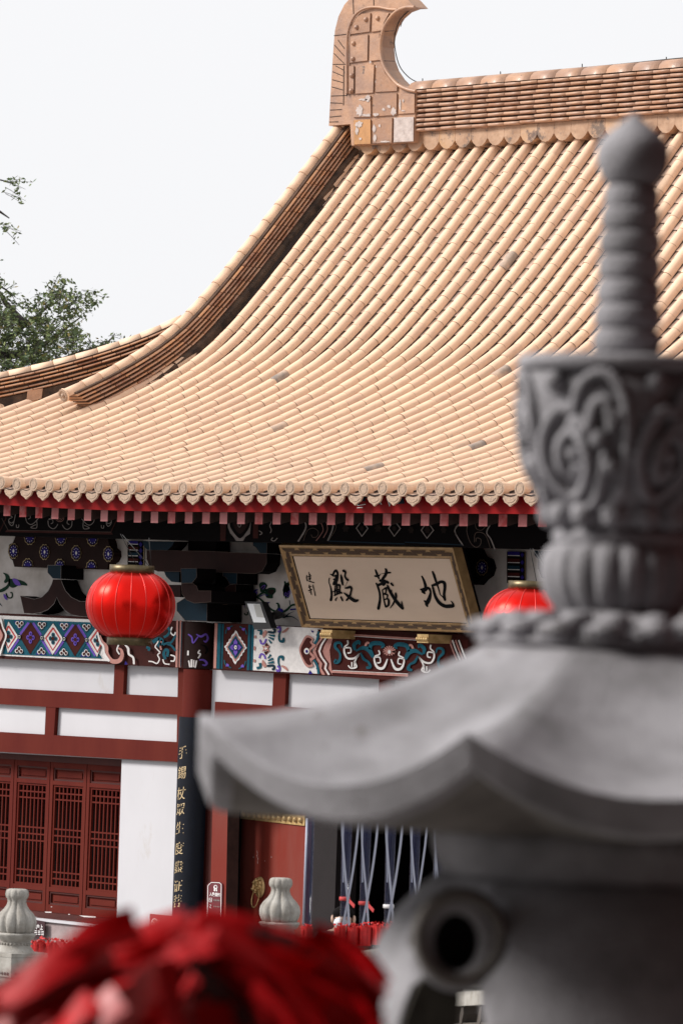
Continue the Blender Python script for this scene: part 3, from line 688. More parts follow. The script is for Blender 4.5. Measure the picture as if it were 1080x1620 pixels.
PT.line([(670, 610), (760, 610), (830, 550), (920, 512)], [20, 24, 14, 4], 'p_tealdk', 1); PT.line([(780, 600), (880, 600), (940, 630), (985, 665)], [14, 18, 12, 6], 'p_tealdk', 1)
PT.line([(850, 480), (950, 470)], 26, 'p_blue', 2); PT.line([(850, 400), (840, 320)], 14, 'p_tealdk', 1)
PT.line([(70, 540), (95, 570), (125, 560), (125, 520)], 24, 'p_green', 1); PT.line([(40, 350), (75, 390), (70, 470)], [26, 12, 4], 'p_violet', 2)
leafs = []
for i in range(26):
    a = -1.5+random.uniform(-1.9, 1.9); cx = 790+random.uniform(-50, 55); cy = 130+random.uniform(-110, 130)
    l = 70; dx, dy = math.cos(a+math.pi)*0.3+random.uniform(-.5, .5), 1
    PT.line([(cx, cy-30), (cx+dx*25, cy+10), (cx+dx*60, cy+70)], [26, 36, 4], 'p_green' if i % 3 else 'p_tealdk', 1)
for c in ((780, 215), (810, 235), (840, 185)): PT.line([(c[0]+18*math.cos(a), c[1]+24*math.sin(a)) for a in [0.9*i for i in range(8)]], 8, 'p_violet', 3)
mb.build('plaster_infill', hall, fix=False)

# flower painted plank behind the inverted V strut
def rosette(PT, cx, cy, rx, ry, up=0, half_=None):
    n = 36; ok = (lambda a: True)
    def shape(f, amp, lob=10):
        pts = []
        for i in range(n*2):
            a = 2*math.pi*i/(n*2); m = f*(1+amp*abs(math.cos(lob*a/2)))
            x, y = cx+rx*m*math.cos(a), cy+ry*m*math.sin(a)
            if half_ == 't': y = max(y, cy)
            if half_ == 'b': y = min(y, cy)
            pts.append((x, y))
        return pts
    PT.poly(shape(0.84, 0.14), 'p_gold', 2); PT.poly(shape(0.76, 0.14), 'p_dark', 3)
    for i in range(10):
        a = 2*math.pi*i/10+0.3; x, y = cx+rx*0.55*math.cos(a), cy+ry*0.55*math.sin(a)
        if (half_ == 't' and y < cy) or (half_ == 'b' and y > cy): continue
        PT.disc((x, y), rx*0.16, ry*0.16, 'p_blue', 4, 8); PT.disc((x, y), rx*0.06, ry*0.06, 'p_white', 5, 6)
    PT.poly([(a, b) for a, b in shape(0.40, 0.1, 8)], 'p_blue', 4)
    if not half_: PT.poly([(cx, cy-ry*0.28), (cx+rx*0.2, cy), (cx, cy+ry*0.28), (cx-rx*0.2, cy)], 'p_white', 5)
mb = MB(); c6 = lambda a, b: (a/6, 800+b/6)
pk = [(150, 288), (1020, 306), (1036, 360), (1040, 400), (1075, 430), (1080, 480), (1055, 530), (1030, 545), (1018, 606), (140, 580), (122, 520), (100, 500), (78, 440), (90, 370), (125, 350)]
mb.prism([atY(*c6(a, b), 36.12) for a, b in pk], (0, 0.12, 0), 'brown_paint')
PT = Paint(mb, onY(36.12), (0, 800, 6))
for c in ((130, 430), (425, 440), (725, 450), (1030, 458)): rosette(PT, c[0], c[1], 52, 80)
for c in ((285, 298), (580, 306), (880, 312)): rosette(PT, c[0], c[1], 58, 80, half_='t')
for c in ((265, 575), (570, 580), (870, 590)): rosette(PT, c[0], c[1], 56, 82, half_='b')
mb.build('flower_plank', hall, fix=False)
mb = MB()
pk2 = [(-40+a*0, b) for a, b in []]
q = [atY(840, 862, 36.1), atY(775, 872, 36.1)]
# same plank again beside the plaque, mostly hidden behind it
pr = [(500, 860), (752, 868), (758, 880), (768, 884), (772, 898), (768, 910), (760, 916), (752, 925), (505, 915)]
mb.prism([atY(a, b, 36.12) for a, b in pr], (0, 0.12, 0), 'black_paint')
PT = Paint(mb, onY(36.12), (640, 780, 4.5)); rosette(PT, 548, 530, 45, 62)
mb.build('flower_plank', hall, fix=False)
# decorated strips on the plaster beside the bracket sets
for cr, dx in (((180, 800, 4.154), 0), ((640, 780, 4.5), 0)):
    mb = MB(); PT = Paint(mb, onY(36.2), cr)
    if cr[0] == 180: xL, xR, yT, yB, xx = 92, 162, 230, 402, 178
    else: xL, xR, yT, yB, xx = 725, 818, 415, 640, 835
    mb.prism([atY(*PT.px(p), 36.2) for p in ((xL, yT), (xR+25, yT+4), (xR+25, yB+4), (xL, yB))], (0, 0.05, 0), 'black_paint')
    h = (yB-yT)/9; cyc = ['p_blue', 'p_white', 'p_maroon', 'p_white', 'p_tealdk', 'p_white', 'p_maroon', 'p_white', 'p_dark']
    for i in range(9):
        t = yT+i*h; hh = h*(0.35 if cyc[i] == 'p_white' else 1.15)
        PT.poly([(xL+6, t+1), (xR-2, t+3), (xR-2, t+hh), (xL+6, t+hh-2)], cyc[i], 1)
    for i in range(4):
        cy = yT+25+i*(yB-yT)/4.2; PT.poly([(xx-14, cy), (xx, cy-18), (xx+12, cy), (xx, cy+18)], 'p_blue', 2)
    PT.line([(xx+20, yT), (xx+20, yB)], 3, 'p_gold', 1, sm=False)
    mb.build('painted_strip', hall, fix=False)
# inverted V strut with its block
st = MB(); o2 = []
strut = [(195, 855), (330, 888), (400, 868), (460, 810), (495, 740), (505, 700), (580, 700), (595, 745), (625, 810), (680, 870), (760, 908), (860, 912), (905, 905), (885, 1058), (760, 1050), (680, 1035), (620, 995), (570, 930), (542, 868), (515, 930), (460, 985), (400, 1012), (320, 1025), (232, 1020)]
st.prism([atY(*c6(a, b), 35.98) for a, b in strut], (0, 0.24, 0), 'bracket_brown', 'black_paint')
PT = Paint(st, onY(35.98), (0, 800, 6)); PT.line(strut+[strut[0]], 3.2, 'p_dim', 1, sm=False)
so_ = st.build('inverted_v_strut', hall, fix=False)
mb = MB(); blk = [(455, 565), (582, 566), (580, 696), (503, 690), (455, 635)]
mb.prism([atY(*c6(a, b), 35.9) for a, b in blk], (0, 0.33, 0), 'bracket_teal', 'black_paint')
PT = Paint(mb, onY(35.9), (0, 800, 6)); PT.line(blk+[blk[0]], 3, 'p_dim', 1, sm=False)
mb.build('bearing_block', hall, fix=False)

# column bracket sets
def bracket(dx, dy, mir=False):
    root = None
    T = lambda a, b: (180+a/4.154+dx, 800+b/4.154+dy)
    items = [
     # pts, Y, depth, front mat, outline
     ('bearing_block', [(415, 640), (500, 588), (615, 588), (612, 758), (470, 755), (415, 690)], 35.72, 0.50, 'bracket_teal', 1),
     ('bracket_arm', [(445, 510), (520, 510), (545, 530), (555, 560), (640, 560), (640, 632), (530, 640), (480, 620), (450, 580)], 35.55, 0.65, 'bracket_brown', 1),
     ('bearing_block', [(442, 412), (545, 412), (545, 470), (515, 508), (445, 508)], 35.50, 0.28, 'bracket_teal', 1),
     ('bracket_arm', [(640, 540), (735, 540), (760, 520), (802, 516), (800, 590), (780, 630), (740, 650), (640, 650)], 35.95, 0.26, 'bracket_brown', 1),
     ('bearing_block', [(716, 420), (812, 424), (808, 515), (762, 513), (735, 470), (716, 462)], 35.92, 0.30, 'bracket_teal', 1),
     ('bracket_arm', [(340, 520), (440, 520), (440, 600), (400, 600), (370, 570)], 35.95, 0.26, 'bracket_brown', 0),
     ('bearing_block', [(330, 430), (430, 435), (430, 505), (380, 500), (345, 465)], 35.92, 0.30, 'bracket_teal', 0),
     ('bracket_arm', [(218, 292), (620, 300), (1005, 316), (1003, 380), (975, 430), (930, 447), (620, 435), (290, 432), (240, 410), (218, 350)], 35.88, 0.20, 'bracket_brown', 1),
     ('bearing_block', [(915, 216), (1008, 220), (1005, 314), (960, 312), (935, 275), (915, 262)], 35.85, 0.28, 'bracket_teal', 1),
     ('bearing_block', [(190, 232), (400, 235), (385, 262), (355, 292), (218, 290), (196, 262)], 35.80, 0.20, 'bracket_teal', 0),
     ('centre_post', [(535, 70), (675, 75), (665, 600), (560, 590), (490, 420), (490, 230)], 36.02, 0.2, 'black_paint', 0),
     ('bracket_arm', [(40, 85), (270, 85), (272, 118), (405, 108), (405, 85), (470, 85), (470, 150), (440, 200), (400, 222), (40, 215)], 35.62, 0.10, 'bracket_brown', 1),
     ('bracket_arm', [(470, 80), (545, 82), (540, 160), (520, 200), (480, 222), (420, 220)], 35.70, 0.15, 'bracket_brown', 1),
     ('bearing_block', [(60, 50), (400, 56), (400, 106), (300, 108), (280, 84), (60, 84)], 35.60, 0.10, 'bracket_teal', 0),
    ]
    items.sort(key=lambda t: t[0] != 'centre_post'); core_ = None
    for nm, pts, Y, d, k, ol in items:
        mb = MB(); mb.prism([atY(*T(a, b), Y) for a, b in pts], (0, d, 0), k, 'black_paint')
        if ol:
            PT = Paint(mb, lambda x, y, ly: atY(x, y, Y-0.004*ly), (180+dx, 800+dy, 4.154)); PT.line(pts+[pts[0]], 2.4, 'p_line', 1, sm=False)
        o_ = mb.build('bracket_set' if core_ is None else nm, core_ or hall, fix=False); core_ = core_ or o_
bracket(0, 0); bracket(618, 15)
# ================================================================ PAINTED TIE BEAM
YB = 36.0
mb = MB()
long_beam(mb, ((0, 970), (500, 992)), ((0, 1042), (290, 1057)), YB, YB+0.22, 'beam_maroon', xb=-41.8)
c1 = (0, 965, 3.724); PT = Paint(mb, onY(YB), c1)
PT.poly([(0, 32), (520, 55), (600, 75), (560, 120), (600, 200), (645, 302), (0, 268)], 'p_white', 1)
PT.poly([(0, 52), (530, 78), (590, 150), (555, 210), (612, 288), (0, 256)], 'p_white', 2)
import itertools
def hexline(x): return 0.048*x
cell = 131.5; base_x = 50
def sk(x, y): return (x-0.02*(y-150), y+0.045*(x-310)+5)
PT.poly([sk(22, 62), sk(528, 58), sk(598, 150), sk(560, 205), sk(608, 268), sk(18, 268), sk(40, 160)], 'p_teal', 3)
for i in range(5):
    cx = 50+i*131.5
    kk = [('p_white', 'p_red', 'p_teal'), ('p_maroon', None, 'p_violet')][i % 2]
    hw = 62
    pts = [sk(cx, 72), sk(cx+hw, 162), sk(cx, 262), sk(cx-hw, 162)]
    lim = (lambda p: (max(24, min(606, p[0])), p[1]))
    PT.poly([lim(p) for p in pts], kk[0], 5)
    if kk[1]:
        PT.line([lim(sk(cx, 100)), lim(sk(cx+42, 163)), lim(sk(cx, 232)), lim(sk(cx-42, 163)), lim(sk(cx, 100))], 9, 'p_red', 6, sm=False)
    if 30 < cx < 580 or True:
        for a in range(4):
            ang = a*math.pi/2; px_, py_ = cx+15*math.cos(ang), 163+22*math.sin(ang)
            PT.disc(sk(px_, py_), 10, 14, kk[2], 7, 10)
            PT.disc(sk(px_, py_), 5, 7, 'p_blue' if i % 2 else 'p_tealdk', 8, 8)
        PT.disc(sk(cx, 163), 9, 12, 'p_maroon', 8, 10)
for i in range(5):
    cx = 50+i*131.5   # lattice straps
    if i < 4:
        for s_, kx in ((1, 'p_violet'), (-1, 'p_teal')):
            for up_ in (0, 1):
                x0, x1 = (cx+8, cx+61) if up_ == 0 else (cx+70, cx+123)
                if s_ > 0: a, b = ((cx+8, 250), (cx+56, 172)) if False else ((0, 0), (0, 0))
        PT.line([sk(cx+10, 78), sk(cx+60, 152)], 22, 'p_violet' if i % 2 else 'p_teal', 4, sm=False)
        PT.line([sk(cx+122, 78), sk(cx+72, 152)], 22, 'p_teal' if i % 2 else 'p_violet', 4, sm=False)
        PT.line([sk(cx+60, 172), sk(cx+8, 252)], 22, 'p_teal' if i % 2 else 'p_violet', 4, sm=False)
        PT.line([sk(cx+72, 172), sk(cx+124, 252)], 22, 'p_violet' if i % 2 else 'p_teal', 4, sm=False)
        PT.poly([sk(cx+32, 70), sk(cx+98, 70), sk(cx+65, 122)], 'p_blue' if i % 2 == 0 else 'p_tealdk', 4)
        PT.poly([sk(cx+32, 262), sk(cx+98, 262), sk(cx+65, 208)], 'p_blue' if i % 2 else 'p_tealdk', 4)
        for yy_, sg in ((82, 1), (246, -1)):
            PT.disc(sk(cx+52, yy_), 11, 13, 'p_white', 6, 10); PT.disc(sk(cx+78, yy_), 11, 13, 'p_white', 6, 10); PT.disc(sk(cx+65, yy_+14*sg), 11, 14, 'p_white', 6, 10)
            PT.disc(sk(cx+52, yy_), 7, 9, 'p_maroon', 7, 8); PT.disc(sk(cx+78, yy_), 7, 9, 'p_maroon', 7, 8); PT.disc(sk(cx+65, yy_+14*sg), 7, 10, 'p_maroon', 7, 8)
        PT.disc(sk(cx+65.5, 162), 11, 15, 'p_tealdk', 8, 12); PT.line([sk(cx+65.5+6*math.cos(a), 162+8*math.sin(a)) for a in [1.05*j for j in range(7)]], 3, 'p_white', 9)
    for l in ([(cx, 72), (cx+62, 162)], [(cx+62, 162), (cx, 262)], [(cx, 262), (cx-62, 162)], [(cx-62, 162), (cx, 72)]):
        l = [lim(sk(*p)) for p in l]
        PT.line(l, 2.2, 'p_dark', 9, sm=False)
# left and right boundary scrolls of this panel
PT.poly([(-10, 50), (10, 55), (22, 100), (42, 150), (20, 215), (5, 262), (-10, 262)], 'p_white', 10, True)
PT.poly([(-20, 60), (4, 75), (14, 110), (30, 150), (12, 205), (-4, 245), (-20, 250)], 'p_maroon', 11, True); PT.poly([(-20, 90), (0, 110), (18, 150), (0, 190), (-20, 200)], 'p_pink', 12, True)
PT.poly([(598, 60), (640, 60), (640, 150), (580, 150)], 'p_maroon', 8)
PT.line([(590, 150), (600, 190), (625, 215), (630, 260), (660, 300), (700, 300), (720, 270), (715, 235), (695, 225)], [8, 24, 24, 24, 26, 26, 22, 14, 8], 'p_pink', 10)
PT.line([(575, 130), (590, 185), (610, 215), (615, 255), (645, 302)], [8, 12, 12, 12, 14], 'p_white', 11)
PT.line([(735, 205), (755, 225), (760, 260), (785, 280), (790, 320)], [5, 14, 12, 12, 10], 'p_white', 10); PT.line([(700, 205), (690, 235), (705, 262)], 8, 'p_white', 10)
PT.poly([(740, 300), (755, 320), (735, 322)], 'p_blue', 10)
for l, wd, k in [([(900, 190), (935, 170), (955, 185), (930, 215)], 22, 'p_teal'), ([(1035, 150), (1010, 190), (985, 195), (960, 205)], 12, 'p_teal'), ([(1035, 240), (1010, 210), (985, 200)], 12, 'p_teal'), ([(965, 120), (985, 100), (1000, 125), (985, 150), (965, 160)], 14, 'p_teal'),
              ([(975, 290), (965, 260), (975, 235), (990, 240), (985, 275)], 16, 'p_teal'), ([(862, 220), (880, 225), (875, 240)], 14, 'p_teal'), ([(955, 175), (945, 205), (950, 235)], 10, 'p_pink'), ([(940, 160), (930, 190), (915, 215), (925, 230), (945, 250)], 7, 'p_white'),
              ([(875, 302), (900, 305), (925, 315), (940, 290), (930, 265), (945, 250)], 7, 'p_white'), ([(960, 290), (970, 315), (1000, 320)], 7, 'p_white'), ([(1005, 265), (1030, 275), (1025, 300), (1005, 300)], 8, 'p_white'), ([(1015, 100), (1005, 130), (1025, 150), (1035, 130)], 8, 'p_white')]:
    PT.line(l, wd, k, 10)
PT.poly([(1040, 60), (1050, 60), (1046, 338), (1034, 338)], 'p_pink', 9); PT.poly([(1060, 60), (1070, 60), (1068, 338), (1055, 338)], 'p_pink', 9)
mb.build('painted_beam', hall, fix=False)
# right bay beam
mb = MB()
long_beam(mb, ((345, 985), (730, 1004)), ((345, 1060), (640, 1076)), YB, YB+0.22, 'beam_maroon', xa=atY(338, 1020, 36.0).x)
PT = Paint(mb, onY(YB), (270, 970, 5.4))
PT.poly([(378, 85), (402, 87), (388, 472), (366, 470)], 'p_pink', 1); PT.poly([(404, 87), (455, 90), (442, 478), (392, 473)], 'p_teal', 1); PT.poly([(430, 88), (440, 88), (428, 476), (416, 474)], 'p_tealdk', 2)
PT.poly([(460, 92), (662, 98), (650, 488), (446, 480)], 'p_maroon', 1)
PT.poly([(664, 98), (715, 100), (700, 488), (650, 488)], 'p_teal', 1); PT.poly([(680, 98), (692, 98), (680, 488), (668, 488)], 'p_tealdk', 2)
d0 = (554, 292)
def dia(f, k, ly, amp=0.05):
    pts = []
    for i in range(64):
        a = 2*math.pi*i/64; c_, s_ = math.cos(a), math.sin(a); r_ = 1/(abs(c_)/96+abs(s_)/146)*(1+amp*math.sin(16*a))*f
        pts.append((d0[0]+r_*c_, d0[1]+r_*s_))
    PT.poly(pts, k, ly)
dia(1.0, 'p_white', 3); dia(0.84, 'p_pink', 4); dia(0.70, 'p_teal', 5, 0.02); dia(0.58, 'p_tealdk', 6, 0)
for a in range(4):
    an = a*math.pi/2; x_, y_ = d0[0]+24*math.cos(an), d0[1]+38*math.sin(an)
    PT.poly([(x_+22*math.cos(b)*(1.25 if abs(math.cos(b-an)) > .9 else .8), y_+30*math.sin(b)*(1.25 if abs(math.cos(b-an)) > .9 else .8)) for b in [2*math.pi*j/12 for j in range(12)]], 'p_violet', 7)
PT.disc(d0, 22, 30, 'p_blue', 8); PT.disc(d0, 12, 18, 'p_white', 9); PT.disc(d0, 4, 6, 'p_dark', 10)
for (x_, y_, sx, sy) in ((470, 105, 1, 1), (648, 112, -1, 1), (458, 470, 1, -1), (640, 478, -1, -1)):
    PT.line([(x_, y_+70*sy), (x_+12*sx, y_+30*sy), (x_+60*sx, y_+2*sy)], 9, 'p_teal', 3); PT.poly([(x_+10*sx, y_+15*sy), (x_+40*sx, y_+15*sy), (x_+40*sx, y_+30*sy), (x_+22*sx, y_+42*sy)], 'p_violet', 4)
PT.poly([(716, 100), (1300, 132), (1288, 519), (702, 488)], 'p_white', 1)
for my in (0, 1):
    q = (lambda p: (p[0]-6+0*p[0], 604+0.02*(p[0]-700)-p[1]+5)) if my else (lambda p: p)
    for l, wd, k in [([(740, 140), (770, 150), (768, 185)], 22, 'p_teal'), ([(815, 150), (800, 180), (790, 210)], [24, 30, 8], 'p_pink'), ([(762, 225), (775, 260), (800, 255), (815, 220)], 14, 'p_violet'),
                     ([(830, 160), (880, 165), (888, 140), (870, 130)], 20, 'p_tealdk'), ([(835, 185), (888, 195)], [8, 22], 'p_teal'), ([(835, 205), (880, 225)], [8, 22], 'p_teal'), ([(835, 225), (860, 258)], [8, 18], 'p_teal'),
                     ([(905, 130), (930, 120), (935, 150), (915, 160)], 18, 'p_violet'), ([(940, 150), (925, 190), (930, 235), (960, 240), (962, 210)], [10, 14, 18, 26, 14], 'p_teal'), ([(950, 165), (980, 150), (1005, 125)], [10, 22, 12], 'p_pink'),
                     ([(810, 265), (845, 290)], [30, 6], 'p_maroon'), ([(720, 190), (722, 215)], 18, 'p_pink')]:
        PT.line([q(p) for p in l], wd, k, 3)
PT.disc((716, 300), 9, 20, 'p_pink', 3); PT.poly([(780, 275), (810, 285), (845, 275), (830, 302), (845, 330), (810, 318), (780, 330), (792, 302)], 'p_pink', 4)
PT.poly([(795, 302), (812, 290), (828, 302), (812, 314)], 'p_white', 5)
PT = Paint(mb, onY(YB), (470, 980, 4.0))
PT.poly([(130, 62), (1080, 128), (1080, 420), (148, 352)], 'p_maroon', 1)
PT.poly([(150, 68), (235, 80), (205, 195), (222, 350), (150, 350), (85, 240)], 'p_pink', 2)
for off, k in ((0, 'p_maroon'), (22, 'p_pink'), (34, 'p_maroon'), (52, 'p_white'), (64, 'p_maroon')):
    PT.line([(140+off, 66), (125+off, 100), (138+off*0.8, 120), (100+off, 165), (88+off, 200), (100+off, 235), (132+off, 280), (125+off, 310), (150+off, 350)], 11, k, 3, sm=False)
PT.line([(135, 75), (125, 130), (98, 165)], 15, 'p_teal', 4); PT.line([(95, 240), (125, 290), (135, 345)], 15, 'p_teal', 4)
PT.poly([(100, 118), (60, 100), (30, 140), (12, 190), (30, 250), (60, 300), (100, 295), (90, 265), (115, 240), (85, 200), (118, 165), (95, 145)], 'p_pink', 5, True)
PT.poly([(90, 125), (62, 115), (38, 150), (22, 195), (38, 245), (65, 285), (88, 280), (75, 250), (90, 235), (65, 200), (92, 165), (78, 145)], 'p_maroon', 6, True)
PT.disc((60, 200), 17, 20, 'p_white', 7); PT.disc((60, 202), 8, 10, 'p_blue', 8); PT.poly([(80, 320), (98, 345), (68, 345)], 'p_blue', 3); PT.poly([(85, 66), (105, 75), (95, 85)], 'p_blue', 3)
PT.poly([(230, 84), (980, 132), (1000, 148), (240, 100)], 'p_pink', 4); PT.poly([(215, 322), (700, 345), (700, 362), (215, 337)], 'p_pink', 4)
PT.line([(240, 98), (960, 145)], 3, 'p_white', 5, sm=False); PT.line([(225, 322), (700, 344)], 3, 'p_white', 5, sm=False)
for off in (0, 20, 40, 60): PT.line([(960+off, 130), (985+off, 200), (1010+off, 260)], 9, ('p_pink', 'p_white')[(off//20) % 2], 6)
def scroll(q, T='p_teal', Wc='p_white'):
    for l, wd, k in [([(285, 180), (275, 150), (245, 150), (240, 175), (265, 205), (272, 235), (262, 265), (240, 270), (245, 250)], [8, 14, 18, 18, 14, 14, 20, 22, 10], T),
        ([(318, 132), (320, 155), (300, 175), (298, 210), (318, 245), (360, 245), (395, 215)], [10, 9, 10, 12, 12, 12, 6], Wc), ([(298, 180), (335, 180), (338, 208), (318, 212)], 9, Wc),
        ([(365, 195), (360, 160), (390, 140), (395, 160)], [16, 24, 20, 8], T), ([(370, 200), (415, 180), (455, 195), (480, 240)], [8, 24, 30, 20], T), ([(400, 210), (420, 250), (450, 270), (460, 300), (435, 305)], [10, 18, 14, 22, 14], T),
        ([(460, 190), (470, 155), (520, 150), (545, 165), (530, 180)], [20, 26, 26, 20, 8], T), ([(430, 170), (440, 148), (455, 150)], 14, 'p_pink'),
        ([(395, 215), (365, 265), (375, 300), (340, 308), (322, 290)], [6, 10, 10, 9, 8], Wc), ([(345, 270), (345, 300)], 8, Wc), ([(360, 262), (362, 300)], 8, Wc),
        ([(515, 195), (520, 220), (490, 235), (490, 270), (510, 305), (545, 305), (570, 250)], [9, 9, 9, 12, 16, 16, 8], Wc), ([(490, 240), (520, 240), (525, 270), (505, 275)], 8, Wc)]:
        PT.line([q(p) for p in l], wd, k, 5)
scroll(lambda p: p); scroll(lambda p: (1162-p[0], p[1]+0.055*(1162-2*p[0]+0)*1.0))
for a in range(9):
    an = math.pi*(1+a/8); PT.line([(582, 205), (582+40*math.cos(an), 205+38*math.sin(an))], [4, 9], 'p_pink', 6, sm=False)
for a in range(7):
    an = math.pi*(a/6); PT.line([(582, 205), (582+38*math.cos(an), 205+24*math.sin(an))], [4, 9], 'p_pink', 6, sm=False)
PT.disc((582, 205), 10, 12, 'p_white', 7)
mb.build('painted_beam', hall, fix=False)

# ================================================================ COLUMN
CC = atY(317, 1060, 36.1); CX, CY, CR = CC.x, 36.10, 0.185
mb = MB(); zt = atY(317, 985, 36).z; zp = atY(317, 1058, 36).z; z_b = -0.35
n = 40
def ring_pts(r, z): return [Vector((CX+r*math.cos(2*math.pi*j/n), CY+r*math.sin(2*math.pi*j/n), z)) for j in range(n)]
mb.lathe((CX, CY, 0), [(CR*1.03, z_b), (CR, zp-0.01)], 'red_wood', n); mb.lathe((CX, CY, 0), [(CR+0.003, zp), (CR+0.003, zt)], 'brown_paint', n)
def onC(x, y, ly):
    d = ray(x, y); r = CR+0.003+0.003*ly; a = d.x**2+d.y**2; b = 2*((CAM.x-CX)*d.x+(CAM.y-CY)*d.y); c = (CAM.x-CX)**2+(CAM.y-CY)**2-r*r
    dsc = b*b-4*a*c
    t = (-b-math.sqrt(max(0, dsc)))/(2*a); return CAM+d*t
PT = Paint(mb, onC, (270, 970, 5.4))
for x_, k in ((82, 'p_pink'), (97, 'p_teal')):
    PT.line([(x_, 75), (x_-6, 270), (x_-12, 462)], 9, k, 1, sm=False)
for l, wd, k in [([(150, 180), (180, 205), (192, 255), (235, 200)], [10, 14, 12, 10], 'p_violet'), ([(220, 180), (260, 200), (300, 180), (318, 215), (300, 245), (282, 235)], [8, 18, 16, 18, 14, 8], 'p_violet'), ([(245, 400), (280, 400), (308, 425), (295, 445), (270, 440)], [10, 16, 20, 16, 8], 'p_violet'),
                 ([(150, 320), (148, 360)], 14, 'p_white'), ([(250, 315), (235, 340), (255, 350), (235, 385)], 12, 'p_white'), ([(155, 405), (165, 462)], 12, 'p_white'), ([(180, 395), (180, 462)], 16, 'p_white'), ([(200, 400), (198, 462)], 9, 'p_white'), ([(222, 405), (210, 466)], 12, 'p_white'), ([(260, 270), (300, 285), (312, 320), (295, 350)], [6, 18, 20, 8], 'black_paint')]:
    PT.line(l, wd, k, 2)
mb.build('column', hall, fix=False)
# ================================================================ WALL: plaster and red frame
mb = MB(); YW = 36.12
mb.prism([atY(-300, 1020, YW), atY(1100, 1080, YW), atY(1100, 1135, YW), atY(282, 1206, YW), atY(-300, 1175, YW)], (0, 0.2, 0), 'plaster_white')
mb.prism([atY(193, 1198, YW), atY(283, 1204, YW), atY(272, 1520, YW), atY(183, 1510, YW)], (0, 0.5, 0), 'plaster_white')
mb.build('plaster_wall', hall)
def rail(px, name='rail', Y=36.06, d=0.05, k='red_wood'):
    mb = MB(); quad_prism(mb, px, Y, Y+d, k); return mb.build(name, hall)
ex = lambda a, b, x: a[1]+(b[1]-a[1])*(x-a[0])/(b[0]-a[0])
def railpx(t0, t1, b0, b1, xl, xr): return [(xl, ex(t0, t1, xl)), (xr, ex(t0, t1, xr)), (xr, ex(b0, b1, xr)), (xl, ex(b0, b1, xl))]
rail(railpx((0, 1088.5), (281, 1102.7), (0, 1114), (279, 1130.5), -300, 300))
rail(railpx((0, 1158), (278, 1174), (0, 1189.3), (279, 1205.5), -300, 300))
rail([(182, 1040), (197.5, 1041), (195, 1099), (179.5, 1098)], 'stud_post', 36.065, 0.05); rail([(73, 1117), (88.5, 1118), (85.5, 1163), (71, 1162)], 'stud_post', 36.065, 0.05)
rail([(-40, 1037), (-25, 1037), (-28, 1090), (-43, 1089)], 'stud_post', 36.065, 0.05)
rail([(282, 1052), (325, 1058), (320, 1210), (279, 1206)], 'stud_post', 36.058, 0.06)
rail([(433, 1060), (453, 1062), (450, 1122), (430, 1120)], 'stud_post', 36.065, 0.05); rail([(600, 1060), (620, 1062), (617, 1132), (597, 1130)], 'stud_post', 36.065, 0.05)
rail([(340, 1110), (1100, 1165), (1090, 1290), (336, 1260)], 'rail', 36.05, 0.3)
# ================================================================ LATTICE WINDOW LEAVES
YWn = 36.30
xg = [atY(x, 1250, YWn).x for x in (79.3, 137.4)]; LW = xg[1]-xg[0]
def zW(y, x=110): return atY(x, y, YWn).z
zs = dict(top=zW(1207), p1t=zW(1216.0), p1b=zW(1236.5), lt=zW(1246.5), l1=zW(1266.5), m0=zW(1313.5), m1=zW(1334.5), l2=zW(1382.0), lb=zW(1402.5), p2t=zW(1413), p2b=zW(1434), bot=zW(1446))
def leaf(xl):
    root = MB(); z = zs; xr = xl+LW-0.012; Yf = YWn
    sw = 0.085; st_ = 0.05
    root.box(xl, xl+st_, Yf, Yf+st_, z['bot'], z['top'], 'red_wood'); root.box(xr-st_, xr, Yf, Yf+st_, z['bot'], z['top'], 'red_wood')
    def hr(a, b): root.box(xl+st_, xr-st_, Yf+0.001, Yf+0.049, b, a, 'red_wood')
    hr(z['top'], z['p1t']+0.0); hr(z['p1b'], z['lt']+0.025); hr(z['lb']-0.025, z['p2t']); hr(z['p2b'], z['bot'])
    fr = root.build('window_leaf', hall)
    # inner slim frame
    mb = MB(); a, b = xl+st_, xr-st_; m_ = 0.03
    for (x0, x1, z0, z1) in ((a, a+m_, z['lb']-0.025, z['lt']+0.025), (b-m_, b, z['lb']-0.025, z['lt']+0.025), (a+m_, b-m_, z['lt'], z['lt']+0.025), (a+m_, b-m_, z['lb']-0.025, z['lb'])):
        mb.box(x0, x1, Yf+0.014, Yf+0.045, z0, z1, 'red_wood')
    x0, x1 = a+m_, b-m_; bw = 0.0085
    for i in range(1, 7):
        x = x0+(x1-x0)*i/7; mb.box(x-bw, x+bw, Yf+0.020, Yf+0.042, z['lb'], z['lt'], 'red_wood')
    mid = lambda p, q: (z[p]+z[q])/2
    for zz in (mid('lt', 'l1'), z['l1'], z['m0'], mid('m0', 'm1'), z['m1'], z['l2'], mid('l2', 'lb')):
        mb.box(x0, x1, Yf+0.0185, Yf+0.0405, zz-bw, zz+bw, 'red_wood')
    mb.build('lattice', fr)
    for p, q in (('p1t', 'p1b'), ('p2t', 'p2b')):
        mb = MB(); aa, bb, t, bo = xl+st_, xr-st_, z[p], z[q]; mb.box(aa, bb, Yf+0.035, Yf+0.045, bo, t, 'red_wood')
        for (c0, c1, c2, c3) in ((aa, aa+0.02, bo, t), (bb-0.02, bb, bo, t), (aa+0.02, bb-0.02, bo, bo+0.02), (aa+0.02, bb-0.02, t-0.02, t)):
            mb.box(c0, c1, Yf+0.012, Yf+0.035, c2, c3, 'red_wood_dark')
        mb.box(aa+0.055, bb-0.055, Yf+0.024, Yf+0.035, bo+0.042, t-0.042, 'red_wood')
        mb.build('panel', fr)
for i in range(-4, 3): leaf(xg[0]+LW*i)
